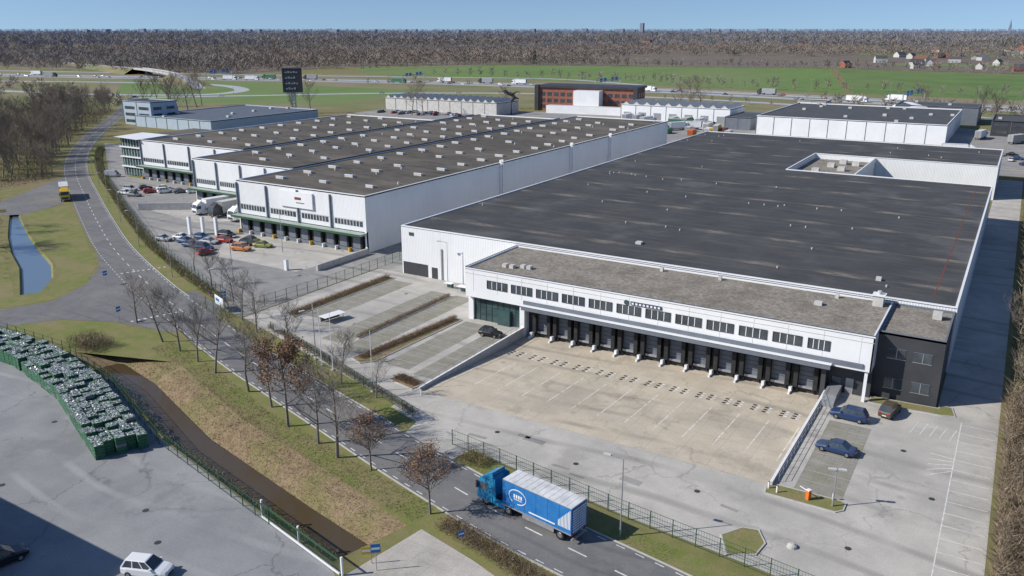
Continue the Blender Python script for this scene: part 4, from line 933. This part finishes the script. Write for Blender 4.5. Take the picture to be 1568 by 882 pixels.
RP=smooth([(-1100,440),(-900,440),(-760,490),(-640,520),(-560,490),(-540,440),(-600,400),(-700,380),(-820,370)]); ribbon(b,RP,-6,6,.09,'hwy')
RP2=smooth([(-1100,560),(-800,640),(-600,700),(-420,760),(-300,720)]); ribbon(b,RP2,-5.5,5.5,.09,'hwy')
RP3=smooth([(-560,390),(-500,450),(-430,520),(-330,575),(-200,590),(-60,560),(60,520)]); ribbon(b,RP3,-5,5,.095,'hwy'); put("highway",b.mesh("highway"))
b=MB()
for o in (4.4,20.6,-4.4,-20.6): ribbon(b,HW,o-.15,o+.15,.13,'mark')
for o in (10.5,-10.5): dashes(b,HW,o,4,8,.25,.13,'mark')
put("highway_markings",b.mesh("highway_markings"))
for p,t in resample(offs(HW,0),55):
    if p.x<-1300: continue
    put("street_lamp",l3,(p.x,p.y,0),math.atan2(t.y,t.x)+R(90),1.3)
for p,t in resample(RP,50): put("street_lamp",l1,(p.x+6,p.y,0),0,1.2)
b=MB(); VD=smooth([(-1250,760),(-980,650),(-820,590),(-700,540),(-600,480)],4)
nV=len(VD)
for i in range(nV-1):
    za=6.5*math.sin(math.pi*i/(nV-1))+.1; zb=6.5*math.sin(math.pi*(i+1)/(nV-1))+.1
    A_=offs(VD,5);B_=offs(VD,-5);A2=offs(VD,16);B2=offs(VD,-16)
    b.face([(*A_[i],za),(*A_[i+1],zb),(*B_[i+1],zb),(*B_[i],za)],'hwy')
    if abs(i-nV/2)>1.6:
        b.face([(*A_[i],za),(*A_[i+1],zb),(*A2[i+1],0),(*A2[i],0)],'meadow'); b.face([(*B_[i],za),(*B_[i+1],zb),(*B2[i+1],0),(*B2[i],0)],'meadow')
    else:
        for Q_ in (A_,B_): b.face([(*Q_[i],za-1.2),(*Q_[i+1],zb-1.2),(*Q_[i+1],zb+.8),(*Q_[i],za+.8)],'concw')
put("flyover_road",b.mesh("flyover_road"))
b=MB()
for p,t in resample(offs(HW,21.6),4): b.box(-.05,.05,-.05,.05,0,.75,'oldc',T=Matrix.Translation((p.x,p.y,0)))
for off_ in (21.6,-21.6):
    A1=offs(HW,off_)
    for a,c in zip(A1,A1[1:]): b.face([(*a,.45),(*c,.45),(*c,.8),(*a,.8)],'oldc')
put("guard_rail",b.mesh("guard_rail"))
b=MB(); b.box(-.3,.3,-23,-22.4,0,7,'oldc'); b.box(-.3,.3,22.4,23,0,7,'oldc'); b.box(-.3,.3,-23,23,7.01,7.7,'oldc')
for y in (-15,-8,6,13): b.box(-.5,-.31,y,y+5,6.2,9.2,'tblue'); b.box(-.52,-.501,y+.5,y+4.5,7.2,7.7,'white')
gm=b.mesh("sign_gantry")
for i in (18,26,34,44): 
    p=HW[i]; t=HW[i+1]-HW[i]; put("sign_gantry",gm,(p.x,p.y,0),math.atan2(t.y,t.x))
cl=[WHT,BLK,GRY,SIL,RED,NAVY]
for c in cl: CM.setdefault((c[0],'sedan'),car_mesh(c,'sedan'))
for o_,rv in ((7.3,0),(13.4,0),(-7.3,1),(-13.4,1)):
    for p,t in resample(offs(HW,o_),36):
        if random.random()<.4: continue
        p=p+t*random.uniform(-18,18); a=math.atan2(t.y,t.x)+(0 if rv else math.pi)
        if abs(o_)>10 and random.random()<.45: put("lorry",random.choice([tw,tw,tw,tgr,tg,tw]),(p.x,p.y,.12),a,1.15)
        else: put("moving_car",CM[(random.choice(cl)[0],'sedan')],(p.x,p.y,.12),a)
for p,t in resample(offs(RP3,0),60):
    if random.random()<.6: put("moving_car",CM[(random.choice(cl)[0],'sedan')],(p.x,p.y,.1),math.atan2(t.y,t.x))
def ftemplate(nb,kind=0):
    t=RNG.random(nb); a=RNG.uniform(0,2*math.pi,nb)
    z0=2+t*8; r0=RNG.uniform(0,2.2,nb); base=np.stack([np.cos(a)*r0,np.sin(a)*r0,z0],1)
    a2=a+RNG.normal(0,.5,nb); out=RNG.uniform(.3,1.1,nb); d=np.stack([np.cos(a2)*out,np.sin(a2)*out,RNG.uniform(.3,1.1,nb)],1); d/=np.linalg.norm(d,axis=1)[:,None]
    if kind==1:
        base=np.stack([np.zeros(nb),np.zeros(nb),2+t*12],1); d=np.stack([np.cos(a),np.sin(a),-.25+0*a],1)*((14-base[:,2])/14+.12)[:,None]
        l=np.full(nb,4.0)
    else: l=RNG.uniform(2.5,5.5,nb)
    w=np.cross(d,RNG.normal(size=(nb,3))); w/=np.linalg.norm(w,axis=1)[:,None]; w*=(.3 if kind==0 else .9)
    V=np.stack([base-w,base+w,base+d*l[:,None]],1).reshape(-1,3)
    tr=np.array([[-.2,0,0],[.2,0,0],[0,0,9.]]); return np.concatenate([V,tr])
T0=[ftemplate(40) for _ in range(5)]; TP=ftemplate(40,1)
def scatter(name,N,d0,d1,mats,sc0,sc1,ok,tmpl,azr=(-44,44)):
    az=np.radians(RNG.uniform(azr[0],azr[1],N)); u=RNG.random(N); D=d0*(d1/d0)**u
    hd=math.radians(31.21)-az; X=-np.sin(hd)*D; Y=np.cos(hd)*D
    k=np.array([ok(x,y) for x,y in zip(X,Y)]); X,Y=X[k],Y[k]; Vs=[];Ms=[]
    sc=RNG.uniform(sc0,sc1,len(X)); ro=RNG.uniform(0,6.28,len(X)); idx=RNG.integers(0,len(tmpl),len(X))
    mm=((np.sin(X*.004+1)+np.sin(Y*.006+X*.002)+RNG.normal(0,.5,len(X)))>0).astype(int)%len(mats)
    for i,Tm in enumerate(tmpl):
        s=idx==i
        if not s.any(): continue
        c,sn=np.cos(ro[s])[:,None],np.sin(ro[s])[:,None]; tx,ty_,tz=Tm[:,0][None],Tm[:,1][None],Tm[:,2][None]
        q=sc[s][:,None]; V=np.stack([(tx*c-ty_*sn)*q*1.15+X[s][:,None],(tx*sn+ty_*c)*q*1.15+Y[s][:,None],tz*q+0*c],2).reshape(-1,3)
        Vs.append(V); Ms.append(np.repeat(mm[s],len(Tm)//3))
    return rawtri(name,np.concatenate(Vs),mats,np.concatenate(Ms))
fld=[(-640,700),(60,655),(500,640),(520,1075),(0,1108),(-216,1150),(-640,1030),(-770,850)]
def openland(x,y):
    return math.sin(x*.0031+y*.0017)+math.sin(y*.0042-x*.0011+2)>1.15 
def okf(x,y):
    if inp(x,y,fld): return False
    if x<-700: 
        return y>640+ (x+700)*-.02 and not (y<800 and x>-760) and min(math.hypot(p.x-x,p.y-y) for p in VD)>22
    if y<1000: return False
    if x>-300 and y<2400 and math.sin(x*.011+y*.007)+math.sin(y*.013)>.35: return False
    return not openland(x,y)
sheet("forest_floor",[(-760,660),(-1250,640),(-2200,560),(-9000,1500),(-9000,9000),(3000,9000),(2500,1400),(520,1120),(0,1125),(-216,1165),(-640,1045),(-790,860)],.04,'floor')
b=MB()
for (x,y,a,c_) in [(-60,1350,200,90),(180,1500,260,120),(-150,1900,300,160),(300,2100,320,160),(-700,2300,260,150),(100,2700,500,200)]:
    b.face([(x-a/2,y-c_/2,.07),(x+a/2,y-c_/2+10,.07),(x+a/2+20,y+c_/2,.07),(x-a/2-30,y+c_/2-15,.07)],'field')
put("distant_field",b.mesh("distant_field"))
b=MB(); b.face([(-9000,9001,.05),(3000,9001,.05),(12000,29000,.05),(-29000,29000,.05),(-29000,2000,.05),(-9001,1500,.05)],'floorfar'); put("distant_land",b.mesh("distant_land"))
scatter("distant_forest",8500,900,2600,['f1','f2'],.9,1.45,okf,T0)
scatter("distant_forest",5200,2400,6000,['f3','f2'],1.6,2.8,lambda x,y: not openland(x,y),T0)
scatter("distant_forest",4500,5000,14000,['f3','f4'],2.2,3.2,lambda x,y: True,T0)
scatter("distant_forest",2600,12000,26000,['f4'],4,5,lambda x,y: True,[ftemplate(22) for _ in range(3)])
scatter("conifer_stand",420,1200,4000,['pine'],1.0,1.6,lambda x,y: okf(x,y) and math.sin(x*.007)+math.sin(y*.009+x*.003)>.9,[TP])
def row(name,pl,st,sc,mats=('f1','f2'),jit=3):
    pts=[p for p,t in resample([Vector(q) for q in pl],st)]; Vs=[];Ms=[]
    for p in pts:
        Tm=random.choice(T0); s=random.uniform(sc*.7,sc*1.2); a=random.uniform(0,6.28); c,sn=math.cos(a),math.sin(a)
        V=np.stack([(Tm[:,0]*c-Tm[:,1]*sn)*s+p.x+random.uniform(-jit,jit),(Tm[:,0]*sn+Tm[:,1]*c)*s+p.y+random.uniform(-jit,jit),Tm[:,2]*s],1); Vs.append(V); Ms.append(np.full(len(Tm)//3,random.randrange(len(mats))))
    rawtri(name,np.concatenate(Vs),list(mats),np.concatenate(Ms))
row("tree_row",[(-640,1030),(-216,1152),(0,1112),(500,1080)],6,.95,jit=6); row("tree_row",[(-700,800),(-640,1030)],14,.9); row("tree_row",[(-560,760),(-300,740),(-140,715)],16,.8); row("tree_row",[(-119,705),(-218,1150)],60,.4); row("tree_row",[(-420,780),(-230,760),(-60,735),(80,720)],14,.7)
row("tree_row",[(-330,560),(-200,575),(-60,545)],16,.5); row("tree_row",[(-800,420),(-600,360),(-470,330)],10,.8,jit=15); row("tree_row",[(-1000,480),(-850,400),(-650,330)],11,.8,jit=20); row("tree_row",[(-560,300),(-470,290)],8,1,jit=12); row("tree_row",[(-50,555),(60,520),(150,480)],5,.8,jit=12); row("tree_row",[(20,380),(30,460),(60,520)],7,.8,jit=8)
row("tree_row",[(-520,600),(-420,625)],25,.7); row("tree_row",[(-900,600),(-760,640)],8,.9,jit=14); row("tree_row",[(-130,560),(-60,570),(20,560)],5,.7,jit=10); row("tree_row",[(-1500,520),(-1150,600),(-900,640)],8,1.1,jit=22)
def village(name,N,fn):
    b=MB()
    for _ in range(N):
        x,y,s=fn(); a=random.uniform(0,3.14); T=Matrix.Translation((x,y,0))@Matrix.Rotation(a,4,'Z'); l,w_,h=s*random.uniform(5,9),s*random.uniform(4,5),s*random.uniform(3,5); wk=random.choice(['brick','brick','unit','concw']); rk=random.choice(['tile','roofB','roofB','facd'])
        b.box(-l,l,-w_,w_,0,h,wk,T=T)
        P=[T@Vector(q) for q in [(-l,-w_,h),(l,-w_,h),(l,w_,h),(-l,w_,h),(-l,0,h+w_*.9),(l,0,h+w_*.9)]]
        b.face([P[0],P[1],P[5],P[4]],rk); b.face([P[2],P[3],P[4],P[5]],rk); b.face([P[1],P[2],P[5]],wk); b.face([P[3],P[0],P[4]],wk)
        for k in range(3): b.box(-l+l*.6*k+.6,-l+l*.6*k+2,-w_-.1,-w_-.02,1,2.4,'glass',T=T)
    put(name,b.mesh(name))
village("distant_village",80,lambda:(random.uniform(-260,420),random.uniform(1180,2300),random.uniform(.9,1.3)))
village("distant_village",50,lambda:(random.uniform(-2500,1200),random.uniform(2400,5000),random.uniform(1.2,2)))
b=MB()
for i in range(6):
    x=random.uniform(-100,450); y=random.uniform(1250,2000); b.box(x-30,x+30,y-15,y+15,0,7,'unit','roofB')
put("distant_sheds",b.mesh("distant_sheds"))
b=MB()
for i in range(46):
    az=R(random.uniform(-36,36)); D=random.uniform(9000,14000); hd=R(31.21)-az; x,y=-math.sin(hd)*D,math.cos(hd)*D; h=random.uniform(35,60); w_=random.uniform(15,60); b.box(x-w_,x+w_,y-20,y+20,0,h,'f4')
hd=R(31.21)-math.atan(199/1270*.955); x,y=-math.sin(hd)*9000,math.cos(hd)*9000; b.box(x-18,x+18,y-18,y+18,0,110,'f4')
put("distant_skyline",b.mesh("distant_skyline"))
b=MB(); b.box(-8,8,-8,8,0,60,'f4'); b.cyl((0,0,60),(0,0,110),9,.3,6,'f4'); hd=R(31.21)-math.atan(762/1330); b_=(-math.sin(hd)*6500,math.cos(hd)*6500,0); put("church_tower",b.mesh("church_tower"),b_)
